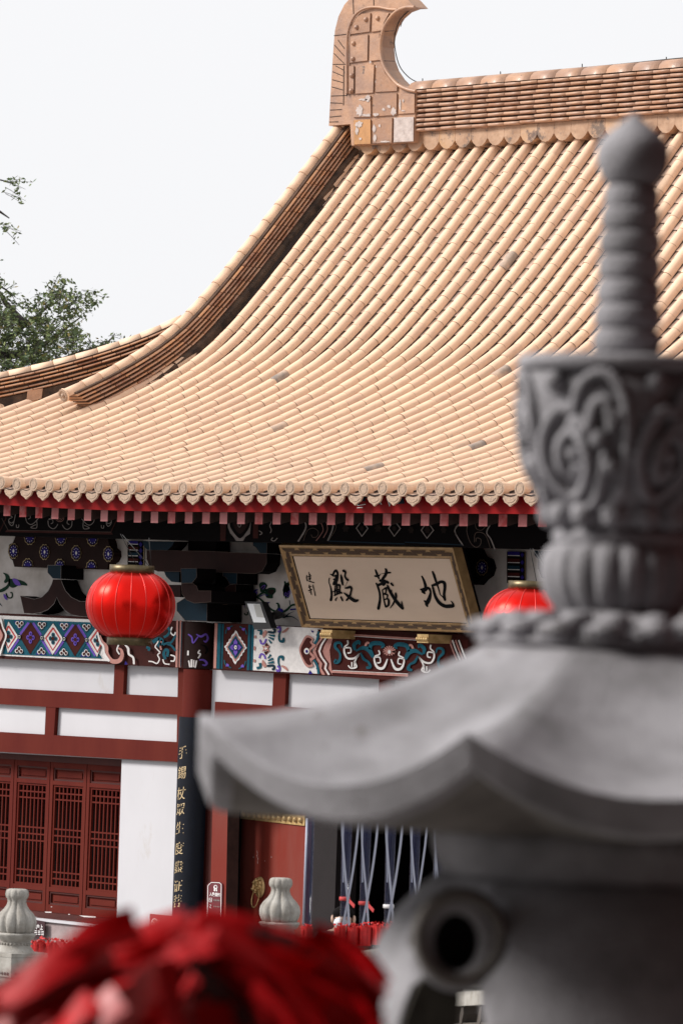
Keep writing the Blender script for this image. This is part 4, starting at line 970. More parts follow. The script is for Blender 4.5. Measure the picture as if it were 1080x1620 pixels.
mb = MB(); x0 = xg[0]-4*LW; x1 = xg[0]+3*LW
mb.box(x0, x1, YWn+0.30, YWn+0.34, zs['bot'], zs['top'], 'interior')  # black sheet painting the dark behind the lattice
mb.box(x0-0.1, x1, YWn-0.03, YWn+0.09, zs['top'], zs['top']+0.25, 'red_wood_dark')
mb.box(x0, x1, YWn-0.10, YWn+0.1, zs['bot']-0.06, zs['bot']-0.001, 'red_wood_dark')
mb.build('window_surround', hall)
mb = MB(); quad_prism(mb, [(-60, 1444), (200, 1460), (200, 1468.5), (-60, 1451)], 36.12, 36.4, 'red_wood_dark')
PT = Paint(mb, onY(36.119), (0, 1380, 6.75))
for l in ([(480, 420), (555, 422), (550, 432), (490, 430)], [(845, 460), (1030, 472), (1020, 485), (900, 478)], [(730, 445), (750, 446), (750, 452), (732, 452)], [(545, 366), (560, 367), (560, 372), (545, 371)]): PT.poly(l, 'p_white', 1)
mb.build('window_sill', hall)
mb = MB(); quad_prism(mb, [(-60, 1440), (200, 1468.5), (200, 1472), (-60, 1444)], 36.02, 36.4, 'plaster_white'); quad_prism(mb, [(-60, 1444), (200, 1472), (200, 1540), (-60, 1520)], 36.05, 36.4, 'stone_step')
mb.build('stone_plinth', hall)
# ================================================================ DOOR BAY
mb = MB(); quad_prism(mb, [(300, 1240), (338, 1243), (334, 1500), (290, 1500)], 36.10, 36.3, 'red_wood_dark'); mb.build('door_jamb', hall)
mb = MB(); quad_prism(mb, [(337, 1243), (361, 1245), (356, 1500), (331, 1500)], 36.00, 36.17, 'door_red', 'rafter_dark'); mb.build('door_jamb', hall)  # side face coloured dark, standing in for the shaded gap by the leaf
# door leaf standing ajar: hinge at right, left edge deeper
Rb = atY(484, 1300, 36.15); ang = math.radians(16.5); dl = Vector((-math.cos(ang), math.sin(ang), 0)); nrm = Vector((-math.sin(ang), -math.cos(ang), 0))
def onD(x, y, ly=0): return atP(x, y, Rb, nrm)+nrm*0.003*ly
pl_ = onD(377, 1283); pr_ = onD(484, 1300)
w_ = (pr_-pl_).dot(-dl)
mb = MB(); zt_ = onD(430, 1285).z+0.6; L0 = Rb+dl*w_
def dpt(s, z, n_=0): p = Rb+dl*s+nrm*n_; return Vector((p.x, p.y, z))
mb.prism([dpt(w_, -0.3), dpt(0, -0.3), dpt(0, zt_), dpt(w_, zt_)], -nrm*0.07, 'door_red')
PT = Paint(mb, onD, (380, 1270, 7.04))
random.seed(3)
for i in range(9): PT.disc((193+random.uniform(-3, 8), 540+i*16), 2.5, random.uniform(3, 7), 'sign_white', 1, 6)
for c in ((278, 648), (350, 605), (150, 605)): PT.disc(c, 3, 4, 'sign_white', 1, 6)
door = mb.build('door', hall)
zband = onD(430, 1292).z; bt, bb_ = onD(430, 1284.5).z, onD(430, 1300.5).z
mb = MB(); mb.prism([dpt(w_, bb_, .004), dpt(0, bb_, .004), dpt(0, bt, .004), dpt(w_, bt, .004)], nrm*0.012, 'gold'); mb.build('stud_band', door)
for i in range(13):
    s = w_*(i+0.6)/13.1; c = dpt(s, (bt+bb_)/2+0.004, 0.022)
    mb = MB(); mb.ball(c, 0.034, 'gold', 12); mb.build('stud', door)
# lion head knocker
kc = onD(413, 1403.5, 3)
def kp(a, b, n_=0): p = kc+(-dl)*a+nrm*n_; return Vector((p.x, p.y, kc.z+b))
mb = MB(); R1 = 0.115
ringv = []
for (f, dpth) in ((1.0, 0.0), (0.97, 0.018), (0.86, 0.026), (0.78, 0.016), (0.6, 0.04), (0.3, 0.06), (0.02, 0.065)):
    ringv += [kp(R1*f*math.cos(2*math.pi*j/28), R1*f*math.sin(2*math.pi*j/28), dpth) for j in range(28)]
mb.add(ringv, [(i*28+j, i*28+(j+1) % 28, (i+1)*28+(j+1) % 28, (i+1)*28+j) for i in range(6) for j in range(28)], 'gold', 0, True)
def blob(a, b, n_, r, sq): 
    c = kp(a, b, n_); mb.ball(c, r, 'gold', 10, sq)
for sx in (-1, 1):
    blob(sx*0.038, 0.022, 0.062, 0.017, (1, 1, 1)); blob(sx*0.042, 0.045, 0.062, 0.02, (1.3, 1, .6)); blob(sx*0.075, 0.05, 0.035, 0.02, (1, 1, 1.2)); blob(sx*0.03, -0.03, 0.07, 0.02, (1.1, 1, .8)); blob(sx*0.06, -0.01, 0.05, 0.02, (1, 1, 1))
blob(0, 0.0, 0.08, 0.022, (.9, 1, 1.5)); blob(0, -0.018, 0.092, 0.018, (1.5, 1, .8)); blob(0, 0.07, 0.05, 0.026, (1, 1, .9)); blob(0, -0.055, 0.065, 0.02, (1.5, 1, .6)); blob(0.035, 0.085, 0.035, 0.016, (1, 1, 1)); blob(-0.035, 0.085, 0.035, 0.016, (1, 1, 1))
kn = mb.build('door_knocker', door)
mb = MB(); mb.tube([kp(-0.0+0.085*math.cos(a), -0.115+0.085*math.sin(a)*1.25, 0.055-0.02*math.sin(a)) for a in [2*math.pi*j/28 for j in range(29)]], 0.007, 'gold', 8)
mb.build('pull_ring', door)
# dark timber post, lintel over the doorway, doorway depth
mb = MB(); quad_prism(mb, [(497, 1290), (534, 1292), (526, 1530), (489, 1530)], 35.9, 36.2, 'post_grey'); mb.build('door_post', hall)
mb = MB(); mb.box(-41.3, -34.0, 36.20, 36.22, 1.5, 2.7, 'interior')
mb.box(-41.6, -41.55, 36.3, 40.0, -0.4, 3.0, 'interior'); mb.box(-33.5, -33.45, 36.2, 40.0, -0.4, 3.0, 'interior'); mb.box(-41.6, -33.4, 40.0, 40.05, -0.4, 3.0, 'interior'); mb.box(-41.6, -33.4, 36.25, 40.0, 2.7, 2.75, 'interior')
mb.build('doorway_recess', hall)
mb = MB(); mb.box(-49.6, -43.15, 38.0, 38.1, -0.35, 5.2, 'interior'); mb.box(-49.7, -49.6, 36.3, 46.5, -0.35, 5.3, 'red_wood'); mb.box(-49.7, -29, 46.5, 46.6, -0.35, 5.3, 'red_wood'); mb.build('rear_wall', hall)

# ================================================================ GROUND
gb = MB(); gb.add([(-700, -300, -0.9), (500, -300, -0.9), (500, 900, -0.9), (-700, 900, -0.9)], [(0, 1, 2, 3)], 'paving')
tag(gb.build('ground'), kind='structure')
gb = MB(); gb.box(-60, 0, 20, 60, -0.9, -0.35, 'paving'); tag(gb.build('terrace'), kind='structure')
gb = MB(); gb.box(-9.5, 12, -12, 9.5, -0.9, 1.65, 'paving_dark'); tag(gb.build('viewing_terrace'), kind='structure')

# ================================================================ PLAQUE
BLp = atY(479, 991.5, 35.80); Xb = BLp.x; TLp = atX(443, 861.5, Xb)
upv = (TLp-BLp).normalized(); pn = upv.cross(XV).normalized()
if pn.y > 0: pn = -pn
def onQ(x, y, ly=0): return atP(x, y, BLp, pn)+pn*0.003*ly
plq = empty('name_plaque', BLp, 'tilted tan name board with three big black characters in a bronze scalloped frame', 'sign')
O = [(443, 861.5), (720.5, 869.5), (754, 1006), (479, 991.5)]; I = [(463.6, 879), (711.4, 887), (736.6, 988.5), (487, 976.6)]
# straighten: rectangle in plane coordinates
def uv(p): q = onQ(*p)-BLp; return (q.dot(XV), q.dot(upv))
ou = [uv(p) for p in O]; iu = [uv(p) for p in I]
W_, H_ = (ou[1][0]+ou[2][0])/2, ou[0][1]
x0i = (iu[0][0]+iu[3][0])/2; x1i = (iu[1][0]+iu[2][0])/2; y0i = (iu[2][1]+iu[3][1])/2; y1i = (iu[0][1]+iu[1][1])/2
def Q(a, b, n_=0): return BLp+XV*a+upv*b+pn*n_
mb = MB(); mb.prism([Q(x0i, y0i, -0.015), Q(x1i, y0i, -0.015), Q(x1i, y1i, -0.015), Q(x0i, y1i, -0.015)], -pn*0.05, 'plaque_tan'); mb.build('board', plq)
mb = MB()
ro = [(0, 0), (W_, 0), (W_, H_), (0, H_)]; ri = [(x0i, y0i), (x1i, y0i), (x1i, y1i), (x0i, y1i)]
def lp(t): return [((1-t)*a[0]+t*b[0], (1-t)*a[1]+t*b[1]) for a, b in zip(ro, ri)]
loops = [(0, -0.10, 'frame_edge'), (0, 0.02, 'frame_edge'), (0.12, 0.028, 'frame_edge'), (0.2, 0.012, 'frame_bronze'), (0.78, -0.004, 'frame_edge'), (0.88, 0.004, 'frame_edge'), (0.95, -0.004, 'black_paint'), (1.0, -0.016, 'black_paint')]
for j in range(len(loops)-1):
    A_ = [Q(a, b, loops[j][1]) for a, b in lp(loops[j][0])]; B_ = [Q(a, b, loops[j+1][1]) for a, b in lp(loops[j+1][0])]
    for i in range(4): mb.flat([A_[i], A_[(i+1) % 4], B_[(i+1) % 4], B_[i]], loops[j][2] if j else 'frame_bronze')
mb.prism([Q(a, b, -0.10) for a, b in ro], -pn*0.03, 'black_paint')
# scallops inlaid along the frame
def scal(c, e1, e2, r1, r2):
    pts = []
    for i in range(13):
        a = math.pi*i/12; pts.append((c[0]+e1[0]*r1*math.cos(a)+e2[0]*r2*math.sin(a), c[1]+e1[1]*r1*math.cos(a)+e2[1]*r2*math.sin(a)))
    return pts
fw_x0, fw_y0 = x0i, y0i; fw_x1, fw_y1 = W_-x1i, H_-y1i
def side_sc(p, q, inn, wd, n_):
    ex_, ey_ = (q[0]-p[0]), (q[1]-p[1]); L_ = math.hypot(ex_, ey_); e1 = (ex_/L_, ey_/L_); st2 = L_/n_
    for i in range(n_*2):
        s_ = (i+0.5)*st2/2; up_ = i % 2
        off = wd*(0.26 if up_ else 0.74); e2 = inn if up_ else (-inn[0], -inn[1])
        c = (p[0]+e1[0]*s_+inn[0]*off, p[1]+e1[1]*s_+inn[1]*off)
        pts = scal(c, e1, e2, st2*0.40, wd*0.33)
        def hh(a, b):   # height of bevelled frame under the point
            t = ((a-p[0])*inn[0]+(b-p[1])*inn[1])/wd; return 0.012-0.016*(t-0.2)/0.58+0.004
        mb.flat([Q(a, b, hh(a, b)) for a, b in pts], 'frame_scale')
side_sc((fw_x0*0.3, 0), (W_-fw_x1*.3, 0), (0, 1), fw_y0, 9); side_sc((W_-fw_x1*.3, H_), (fw_x0*0.3, H_), (0, -1), fw_y1, 9)
side_sc((W_, fw_y0*.6), (W_, H_-fw_y1*.6), (-1, 0), fw_x1, 4); side_sc((0, H_-fw_y1*.6), (0, fw_y0*.6), (1, 0), fw_x0, 4)
mb.build('frame', plq, fix=False)
for px_ in (534, 686):
    c = onQ(px_, 1000 if px_ == 534 else 1007); mb = MB()
    mb.box(c.x-0.085, c.x+0.085, c.y-0.16, c.y+0.2, c.z-0.07, c.z+0.02, 'gold')
    for i in range(5): mb.ball((c.x-0.07+0.035*i, c.y-0.165, c.z-0.03), 0.024, 'gold', 8)
    mb.build('support_block', plq)
PTA = None
def chars(name, crop, strokes, polys=()):
    mb = MB(); PT = Paint(mb, lambda x, y, ly: onQ(x, y, 0)+pn*(-0.015+0.003), crop)
    for i, s_ in enumerate(strokes):
        PT.f = (lambda i_: (lambda x, y, ly: onQ(x, y, 0)+pn*(-0.015+0.002+0.0004*i_)))(i)
        PT.line([(a, b) for a, b, c in s_], [c for a, b, c in s_], 'ink', 0)
        for e in (s_[0], s_[-1]): PT.disc((e[0], e[1]), e[2]*0.42, e[2]*0.42, 'ink', 0, 10)
    return mb.build(name, plq, fix=False)
A_ = (470, 890, 8.31)
chars('character', A_, [   # hall
 [(422, 158, 12), (455, 165, 26), (478, 125, 30), (500, 112, 34), (520, 150, 30), (518, 200, 30), (512, 250, 26)],
 [(425, 160, 10), (470, 182, 22), (500, 170, 20)], [(470, 228, 26), (500, 225, 34), (480, 262, 36), (470, 290, 34), (505, 280, 26)], [(500, 180, 30), (500, 290, 34)],
 [(413, 210, 16), (406, 260, 12), (425, 320, 16), (440, 390, 28), (440, 450, 30), (432, 500, 38)],
 [(490, 325, 16), (485, 370, 20), (482, 435, 16)], [(485, 318, 16), (530, 300, 30), (550, 310, 28), (548, 350, 22), (545, 410, 30)], [(480, 372, 16), (545, 358, 18)], [(450, 392, 10), (510, 380, 16), (575, 405, 26)], [(478, 438, 18), (545, 405, 24)], [(516, 310, 22), (512, 420, 22)],
 [(515, 465, 12), (495, 490, 18), (500, 505, 14)], [(565, 455, 22), (588, 505, 22)],
 [(565, 165, 14), (572, 200, 30), (580, 250, 32), (590, 300, 20)], [(600, 112, 40), (625, 130, 26), (618, 180, 20), (635, 215, 26), (658, 235, 30)], [(655, 250, 6), (635, 290, 5), (610, 330, 4)],
 [(620, 340, 14), (650, 335, 30), (690, 325, 32), (705, 350, 26), (695, 400, 24), (680, 450, 26), (640, 500, 24)], [(605, 400, 10), (650, 435, 34), (700, 475, 42), (750, 505, 44), (790, 500, 30)]])
B_ = (580, 890, 7.2)
chars('character', B_, [   # store
 [(88, 88, 18), (100, 120, 26), (115, 160, 26), (130, 190, 18)], [(80, 158, 20), (120, 160, 24), (150, 135, 6), (190, 128, 8)], [(200, 75, 18), (212, 95, 30), (205, 140, 34), (175, 185, 32), (150, 220, 22)], [(215, 120, 30), (262, 120, 16)],
 [(120, 262, 30), (160, 245, 34), (210, 225, 36), (235, 235, 30)], [(98, 240, 18), (120, 290, 24), (138, 360, 24), (140, 430, 28), (130, 490, 32), (122, 530, 34)], [(140, 210, 30), (200, 215, 30), (180, 255, 40)],
 [(168, 315, 14), (180, 400, 14), (195, 470, 18), (208, 510, 22)], [(180, 310, 16), (210, 295, 22), (208, 340, 16), (200, 360, 16)], [(185, 365, 14), (225, 372, 20), (222, 410, 14)], [(195, 425, 14), (235, 420, 22), (240, 480, 26), (215, 510, 18)], [(175, 360, 12), (210, 350, 12)],
 [(225, 260, 16), (250, 320, 30), (290, 390, 34), (340, 460, 38), (400, 525, 34)], [(400, 530, 26), (392, 480, 18), (388, 440, 6)], [(320, 350, 20), (325, 400, 24), (295, 470, 20), (258, 522, 8)], [(270, 240, 26), (292, 265, 20)], [(215, 280, 10), (270, 330, 26)]])
chars('character', B_, [   # earth
 [(615, 160, 18), (635, 200, 26), (655, 260, 34), (660, 320, 36)], [(600, 312, 18), (650, 310, 46), (690, 290, 26)], [(630, 330, 50), (650, 360, 16)], [(700, 300, 30), (715, 340, 24), (705, 400, 40), (685, 450, 48), (670, 475, 40), (680, 505, 18)], [(645, 440, 18), (680, 470, 40)],
 [(738, 108, 20), (755, 150, 28), (775, 210, 26), (800, 280, 18), (822, 360, 12)], [(730, 262, 18), (770, 255, 34), (830, 225, 34), (870, 235, 36), (878, 290, 34), (870, 370, 30), (882, 430, 26)], [(820, 365, 8), (860, 400, 14), (880, 435, 20)],
 [(735, 260, 18), (750, 320, 26), (775, 400, 32), (820, 465, 38), (880, 500, 40), (940, 500, 44), (975, 500, 36)], [(978, 495, 24), (965, 460, 16), (945, 440, 6)]])
chars('signature', A_, [
 [(138, 130, 8), (150, 155, 12), (165, 175, 12)], [(115, 175, 14), (112, 215, 14), (120, 250, 8)], [(145, 160, 10), (150, 230, 12)], [(125, 195, 10), (170, 180, 10)], [(128, 225, 10), (172, 210, 10)], [(120, 240, 10), (160, 255, 14), (212, 270, 12)], [(165, 170, 8), (160, 240, 8)],
 [(150, 300, 14), (150, 330, 16), (160, 350, 12)], [(138, 330, 8), (180, 315, 8)], [(140, 375, 14), (185, 355, 12)], [(160, 345, 10), (178, 425, 12)], [(150, 395, 8), (170, 390, 8)], [(195, 300, 8), (205, 345, 8)], [(198, 295, 6), (215, 370, 10), (228, 438, 12)]])
# ================================================================ LANTERNS
def lantern(cx, ytop, ybot, rpx, D, label, chain):
    c = atD(cx, (ytop+ybot)/2, D); sc = D/FPX; R = rpx*sc; H = (ybot-ytop)*sc; hc = 0.50*R
    root = empty('red_lantern', c, label, 'lantern', 'red lanterns under the eave')
    mb = MB(); prf = []
    for i in range(25):
        t = math.pi*(0.11+0.78*i/24); prf.append((R*(abs(math.sin(t))**0.80), -H/2*math.cos(t)/math.cos(math.pi*0.11)))
    NR = 18
    mb.lathe(c, prf, 'silk', NR*6, fr=lambda r, z, a: r*(1-0.007*(math.cos(NR*a)*0.5+0.5)))
    mb.build('shade', root, fix=False)
    for j in range(NR):
        a = 2*math.pi*j/NR; mb = MB()
        mb.tube([c+Vector(((r*0.995)*math.cos(a), (r*0.995)*math.sin(a), z)) for r, z in prf], 0.005, 'silk_seam', 5, cap=False); mb.build('rib', root)
    mb = MB(); z0 = H/2-0.015; mb.lathe(c, [(hc, z0), (hc, z0+0.085), (hc*0.96, z0+0.085), (hc*0.9, z0+0.02)], 'brass_cap', 36); mb.build('top_cap', root)
    mb = MB(); z0 = -H/2-0.07; mb.lathe(c, [(hc*0.97, z0+0.085), (hc, z0+0.08), (hc, z0), (hc*0.93, z0), (hc*0.9, z0+0.05)], 'brass_cap', 36); mb.build('bottom_cap', root)
    mb = MB(); zz = H/2+0.06
    for px_, a in chain:
        e = atD(*px_, D+0.1); mb.tube([c+Vector((hc*math.cos(a), hc*math.sin(a), zz)), e], 0.004, 'wire', 5)
    mb.build('chain', root)
lantern(207, 905, 1010, 71, 51.0, 'round red silk lantern at the left, hanging in front of the dark bracket set', [((191, 845), 2.2), ((194, 846), 0.2), ((236, 851), 1.4)])
lantern(840, 931, 1036, 78, 48.0, 'round red silk lantern at the right, half hidden behind the grey stone lantern', [((838, 868), 2.2), ((842, 868), 0.2), ((850, 870), 1.4)])
# ================================================================ FLOODLIGHT
fc = atY(410, 972, 35.75)
fl = empty('floodlight', atY(450, 990, 36.1), 'black rectangular floodlight on a short arm, left of the name board', 'floodlight')
def onF(x, y, ly=0): return atY(x, y, 35.75-0.003*ly)
fq = [(387, 951.5), (414, 952), (429, 993.5), (402, 996)]
mb = MB(); mb.prism([onF(*p) for p in fq], (0.02, 0.07, 0.0), 'black_metal'); mb.build('housing', fl)
mb = MB(); mb.flat([onF(*p, 1) for p in ((391, 955), (411.5, 955.5), (421, 985), (401, 984.5))], 'lamp_glass'); mb.flat([onF(*p, 2) for p in ((401, 956), (411, 956), (418, 977), (406, 976))], 'lamp_panel'); mb.build('glass', fl)
mb = MB(); a_ = atY(424, 977, 35.84); b_ = atY(442, 972, 36.0); mb.tube([a_, b_], 0.045, 'black_metal', 6); mb.tube([b_, atY(446, 973, 36.22)], 0.03, 'black_metal', 6); mb.build('arm', fl)
# ================================================================ COUPLET BOARD
BR = CR+0.03
cb = empty('couplet_board', (CX, CY-BR, 0.2), 'tall curved black couplet board with gold handwriting on the red column', 'sign')
zt2 = atY(287, 1134, 35.9).z; zb2 = -0.15
mb = MB(); n = 24; a0, a1 = math.radians(180+8), math.radians(360-8)
o_ = []; i_ = []
for j in range(n+1):
    a = a0+(a1-a0)*j/n; o_.append((CX+(BR)*math.cos(a), CY+BR*math.sin(a))); i_.append((CX+(BR-0.022)*math.cos(a), CY+(BR-0.022)*math.sin(a)))
lo = o_+i_[::-1]
mb.prism([Vector((x, y, zb2)) for x, y in lo], (0, 0, zt2-zb2), 'board_black'); mb.build('board', cb)
rowsC = [('手', 1192), ('錫', 1224), ('杖', 1257), ('眾', 1282), ('生', 1312), ('度', 1344), ('盡', 1374), ('证', 1404), ('菩', 1428)]
for ch, y_ in rowsC:
    zc = atY(290, y_, 35.9).z+0.0
    def mf(x, z): 
        a = math.radians(270)-0.03+(x+z*0.08)/BR; r_ = BR+0.002; return Vector((CX+r_*math.cos(a), CY+r_*math.sin(a), zc+z+x*0.15))
    mb = text_mesh(ch, 0.15, 'gold_text', mf); mb.build('character', cb, fix=False)
zc0 = 0
mb = MB(); random.seed(4)
for i in range(7):
    zc = atY(278, 1262+i*13, 35.95).z
    for j in range(4):
        x0_, z0_ = random.uniform(-.016, .016), random.uniform(-.022, .022); dx_, dz_ = random.choice(((.016, .004), (.004, -.022), (.012, -.012)))
        q = []
        for (x, z) in ((x0_, z0_), (x0_+dx_, z0_+dz_), (x0_+dx_+.003, z0_+dz_-.005), (x0_+.002, z0_-.006)):
            a = math.radians(207)+x/BR; r_ = BR+0.002; q.append(Vector((CX+r_*math.cos(a), CY+r_*math.sin(a), zc+z)))
        mb.flat(q, 'gold_text')
mb.build('side_inscription', cb, fix=False)
# ================================================================ SIGNS
def sign_text(root, s, px_, size, Y, k='sign_white', bold=0.0, name='lettering'):
    c = atY(*px_, Y); mb = text_mesh(s, size, k, lambda x, z: Vector((c.x+x, Y, c.z+z)), bold); mb.build(name, root, fix=False)
ns = empty('notice_sign', atY(340, 1420, 35.98), 'small maroon notice sign with white outline and clipped corners on the door jamb', 'sign')
mb = MB(); YN = 35.985
o8 = [(331, 1396.5), (334, 1394.5), (348, 1395.2), (351.5, 1398), (352, 1402), (351, 1455), (326.5, 1453), (327.5, 1400)]
mb.prism([atY(*p, YN) for p in o8], (0, 0.015, 0), 'sign_maroon')
PT = Paint(mb, onY(YN), (0, 0, 1)); PT.line([(332, 1398), (334.5, 1396), (347.5, 1396.6), (350, 1399.2), (350, 1403), (349.3, 1453), (328.2, 1452), (329, 1401.5)], 0.9, 'sign_white', 1, sm=False, closed=True)
PT.disc((341, 1403.6), 3.1, 3.6, 'sign_white', 1, 12); PT.disc((341, 1402.8), 1.6, 1.8, 'sign_maroon', 2, 8); PT.poly([(338.5, 1406.5), (343.5, 1406.9), (343.8, 1410), (338.2, 1409.7)], 'sign_white', 1); PT.line([(341, 1406), (341, 1410)], 0.6, 'sign_maroon', 2, sm=False)
PT.line([(331.3, 1420.5), (335.3, 1420.9), (335, 1427), (331, 1426.6)], 0.7, 'sign_white', 1, sm=False, closed=True); PT.line([(332, 1422), (334.5, 1426)], 0.6, 'sign_white', 2, sm=False)
PT.line([(332, 1431), (334, 1432), (332, 1435), (334, 1437)], 0.8, 'sign_white', 1, sm=False)
for yy_ in (1424, 1434):
    for i in range(4): PT.line([(338+i*2.6, yy_+i*0.15), (339.8+i*2.6, yy_+.1+i*0.15)], 2.2, 'p_dim', 1, sm=False)
mb.build('panel', ns, fix=False)
sign_text(ns, '入殿须知', (339.8, 1415.6), 0.044, YN-0.006, bold=0.001)
smk = empty('no_smoking_sign', atY(255, 1460, 36.1), 'dull red rectangular no smoking sign at the foot of the white wall', 'sign')
mb = MB(); YS = 36.10; mb.prism([atY(*p, YS) for p in ((237.3, 1445.5), (271, 1449), (270, 1481), (236.5, 1479))], (0, 0.012, 0), 'sign_red')
PT = Paint(mb, onY(YS), (220, 1430, 13.5)); PT.disc((332, 425), 77, 118, 'sign_white', 1, 24); PT.disc((332, 425), 66, 104, 'p_pink', 2, 24)
PT.line([(278, 345), (390, 505)], 10, 'sign_white', 3, sm=False); PT.line([(275, 440), (375, 445)], 14, 'sign_white', 3, sm=False); PT.line([(280, 482), (370, 490)], 8, 'sign_white', 3, sm=False)
mb.build('panel', smk, fix=False)
sign_text(smk, '禁止吸烟', (259.8, 1460.5), 0.062, YS-0.008, 'p_pink', 0.001); sign_text(smk, 'NO SMOKING', (259.3, 1466.6), 0.028, YS-0.008, 'p_pink')
ws = empty('window_sign', atY(60, 1470, 36.0), 'dark maroon sign with white characters below the lattice window', 'sign')
mb = MB(); mb.prism([atY(*p, 35.99) for p in ((38, 1452), (71.5, 1458), (70.5, 1484), (37, 1480))], (0, 0.012, 0), 'sign_black'); mb.build('panel', ws)
sign_text(ws, '窗户上', (60.5, 1467), 0.062, 35.982, bold=0.0015)
mb = MB(); PT = Paint(mb, onY(35.984), (0, 0, 1))
for i in range(3):
    for j in range(3): PT.line([(55+i*5.4, 1472.5+j*2.6+i*.4), (59+i*5.4, 1472.8+j*2.6+i*.4)], 1.1, 'sign_white', 1, sm=False)
mb.build('second_row', ws, fix=False)
# ================================================================ STONE POSTS AND RAILS
def stone_post(cx, ytop, rpx, D, label, full=True):
    sc = D/FPX; base = atD(cx, ytop, D); zt_ = base.z; R = rpx*sc
    root = empty('balustrade_post', (base.x, base.y, -0.35), label, 'stone post', 'gourd-topped balustrade posts')
    c = Vector((base.x, base.y, zt_)); u = R
    prf = [(0.02*u, 0.0), (0.42*u, -0.01*u), (0.52*u, -0.06*u), (0.56*u, -0.16*u), (0.575*u, -0.30*u), (0.54*u, -0.42*u), (0.47*u, -0.50*u), (0.45*u, -0.62*u), (0.50*u, -0.80*u), (0.62*u, -0.98*u), (0.82*u, -1.18*u), (0.95*u, -1.38*u), (1.0*u, -1.60*u), (0.98*u, -1.82*u), (0.90*u, -2.02*u), (0.82*u, -2.16*u)]
    def fr(r, z, a):
        t = -z/u; k = 0.17 if t > 0.5 else 0.09
        return r*(1-k*(1-abs(math.sin(5*a+0.4)))**1.6-0.0)
    mb = MB(); mb.lathe(c, prf, 'marble', 80, fr=fr); mb.build('gourd_finial', root)
    mb = MB()
    prf2 = [(0.80*u, -2.12*u), (0.97*u, -2.15*u), (1.0*u, -2.22*u), (0.96*u, -2.27*u), (0.90*u, -2.40*u), (0.74*u, -2.52*u), (0.70*u, -2.62*u), (0.74*u, -2.72*u), (0.76*u, -2.8*u), (0.92*u, -3.02*u), (0.96*u, -3.1*u)]
    mb.lathe(c, prf2, 'marble', 60, fr=lambda r, z, a: r*(1-0.05*(1-abs(math.sin(5*a+0.4)))) if z > -2.6*u and z < -2.1*u else r)
    for j in range(26):
        a = 2*math.pi*j/26; mb.ball(c+Vector((0.75*u*math.cos(a), 0.75*u*math.sin(a), -2.66*u)), 0.065*u, 'marble', 6)
    mb.build('lotus_collar', root)
    mb = MB(); h = 0.155; zt3 = zt_-3.06*u
    mb.prism([Vector((c.x+a*(h+0.012), c.y+b*(h+0.012), zt3-0.03)) for a, b in ((-1, -1), (1, -1), (1, 1), (-1, 1))], (0, 0, 0.03), 'marble')
    mb.box(c.x-h-0.012, c.x+h+0.012, c.y-h-0.012, c.y+h+0.012, zt3-0.17, zt3-0.032, 'marble')
    mb.box(c.x-h, c.x+h, c.y-h, c.y+h, -0.35, zt3-0.172, 'marble')
    for j in range(9):
        x_ = c.x-h+0.03+j*0.032; mb.ball((x_, c.y-h-0.014, zt3-0.145), 0.012, 'granite_dark', 6); mb.ball((c.x+h+0.014, c.y-h+0.03+j*0.032, zt3-0.145), 0.012, 'granite_dark', 6)
    mb.build('shaft', root); return c, zt3
c1_, zt1 = stone_post(28, 1406, 32.5, 36.0, 'pale stone post with gourd finial at lower left, before the lattice window')
c2_, zt2_ = stone_post(444.5, 1388.5, 32.5, 36.0, 'pale stone post whose gourd finial shows in front of the lion door knocker')
def railing(a, b, label, rk='marble', pk='marble'):
    d = (b-a); d.z = 0; L_ = d.length; d.normalize(); n_ = Vector((-d.y, d.x, 0))
    root = empty('stone_railing', (a.x, a.y, -0.35), label, 'railing', 'stone balustrade railings')
    mb = MB(); kk = [rk]
    def bx(s0, s1, w, z0a, z1a, z0b, z1b, mb):
        vs = []
        for s_, z0_, z1_ in ((s0, z0a, z1a), (s1, z0b, z1b)):
            for ww in (-w, w):
                for zz in (z0_, z1_): vs.append(a+d*s_+n_*ww+Vector((0, 0, zz-a.z)))
        mb.add(vs, [(0, 1, 3, 2), (4, 6, 7, 5), (0, 4, 5, 1), (2, 3, 7, 6), (0, 2, 6, 4), (1, 5, 7, 3)], kk[0])
    kk[0] = rk; bx(0, L_, 0.07, a.z-0.09, a.z, b.z-0.09, b.z, mb); mb.build('hand_rail', root)
    mb = MB(); kk[0] = pk; bx(0, L_, 0.05, a.z-0.55, a.z-0.2, b.z-0.55, b.z-0.2, mb); bx(0, L_, 0.06, -0.35, a.z-0.56, -0.35, b.z-0.56, mb)
    ns_ = max(2, int(L_/0.35))
    for i in range(ns_+1):
        s_ = L_*i/ns_; bx(max(0, s_-0.04), min(L_, s_+0.04), 0.055, a.z-0.21, a.z-0.08, b.z-0.21, b.z-0.08, mb)
    mb.build('carved_panel', root)
ra = Vector((c1_.x+0.17, c1_.y, zt1-0.22)); rb_ = Vector((c2_.x-0.17, c2_.y, zt2_-0.22))
railing(ra, rb_, 'long pale stone railing between the two gourd-topped posts')
railing(Vector((c1_.x-2.6, c1_.y-0.6, zt1-0.25)), Vector((c1_.x-0.17, c1_.y-0.03, zt1-0.20)), 'stone railing running out of the photo to the left of the left gourd post')
railing(atD(526, 1512, 37.5), atD(640, 1497, 35.5), 'grey stone railing under the row of wrapped tubes, beside the stone lantern', 'marble', 'rail_dark')
railing(atD(690, 1573, 33.0), atD(800, 1566, 31.5), 'carved stone railing seen through the gap below the round opening of the stone lantern', 'marble', 'rail_dark')
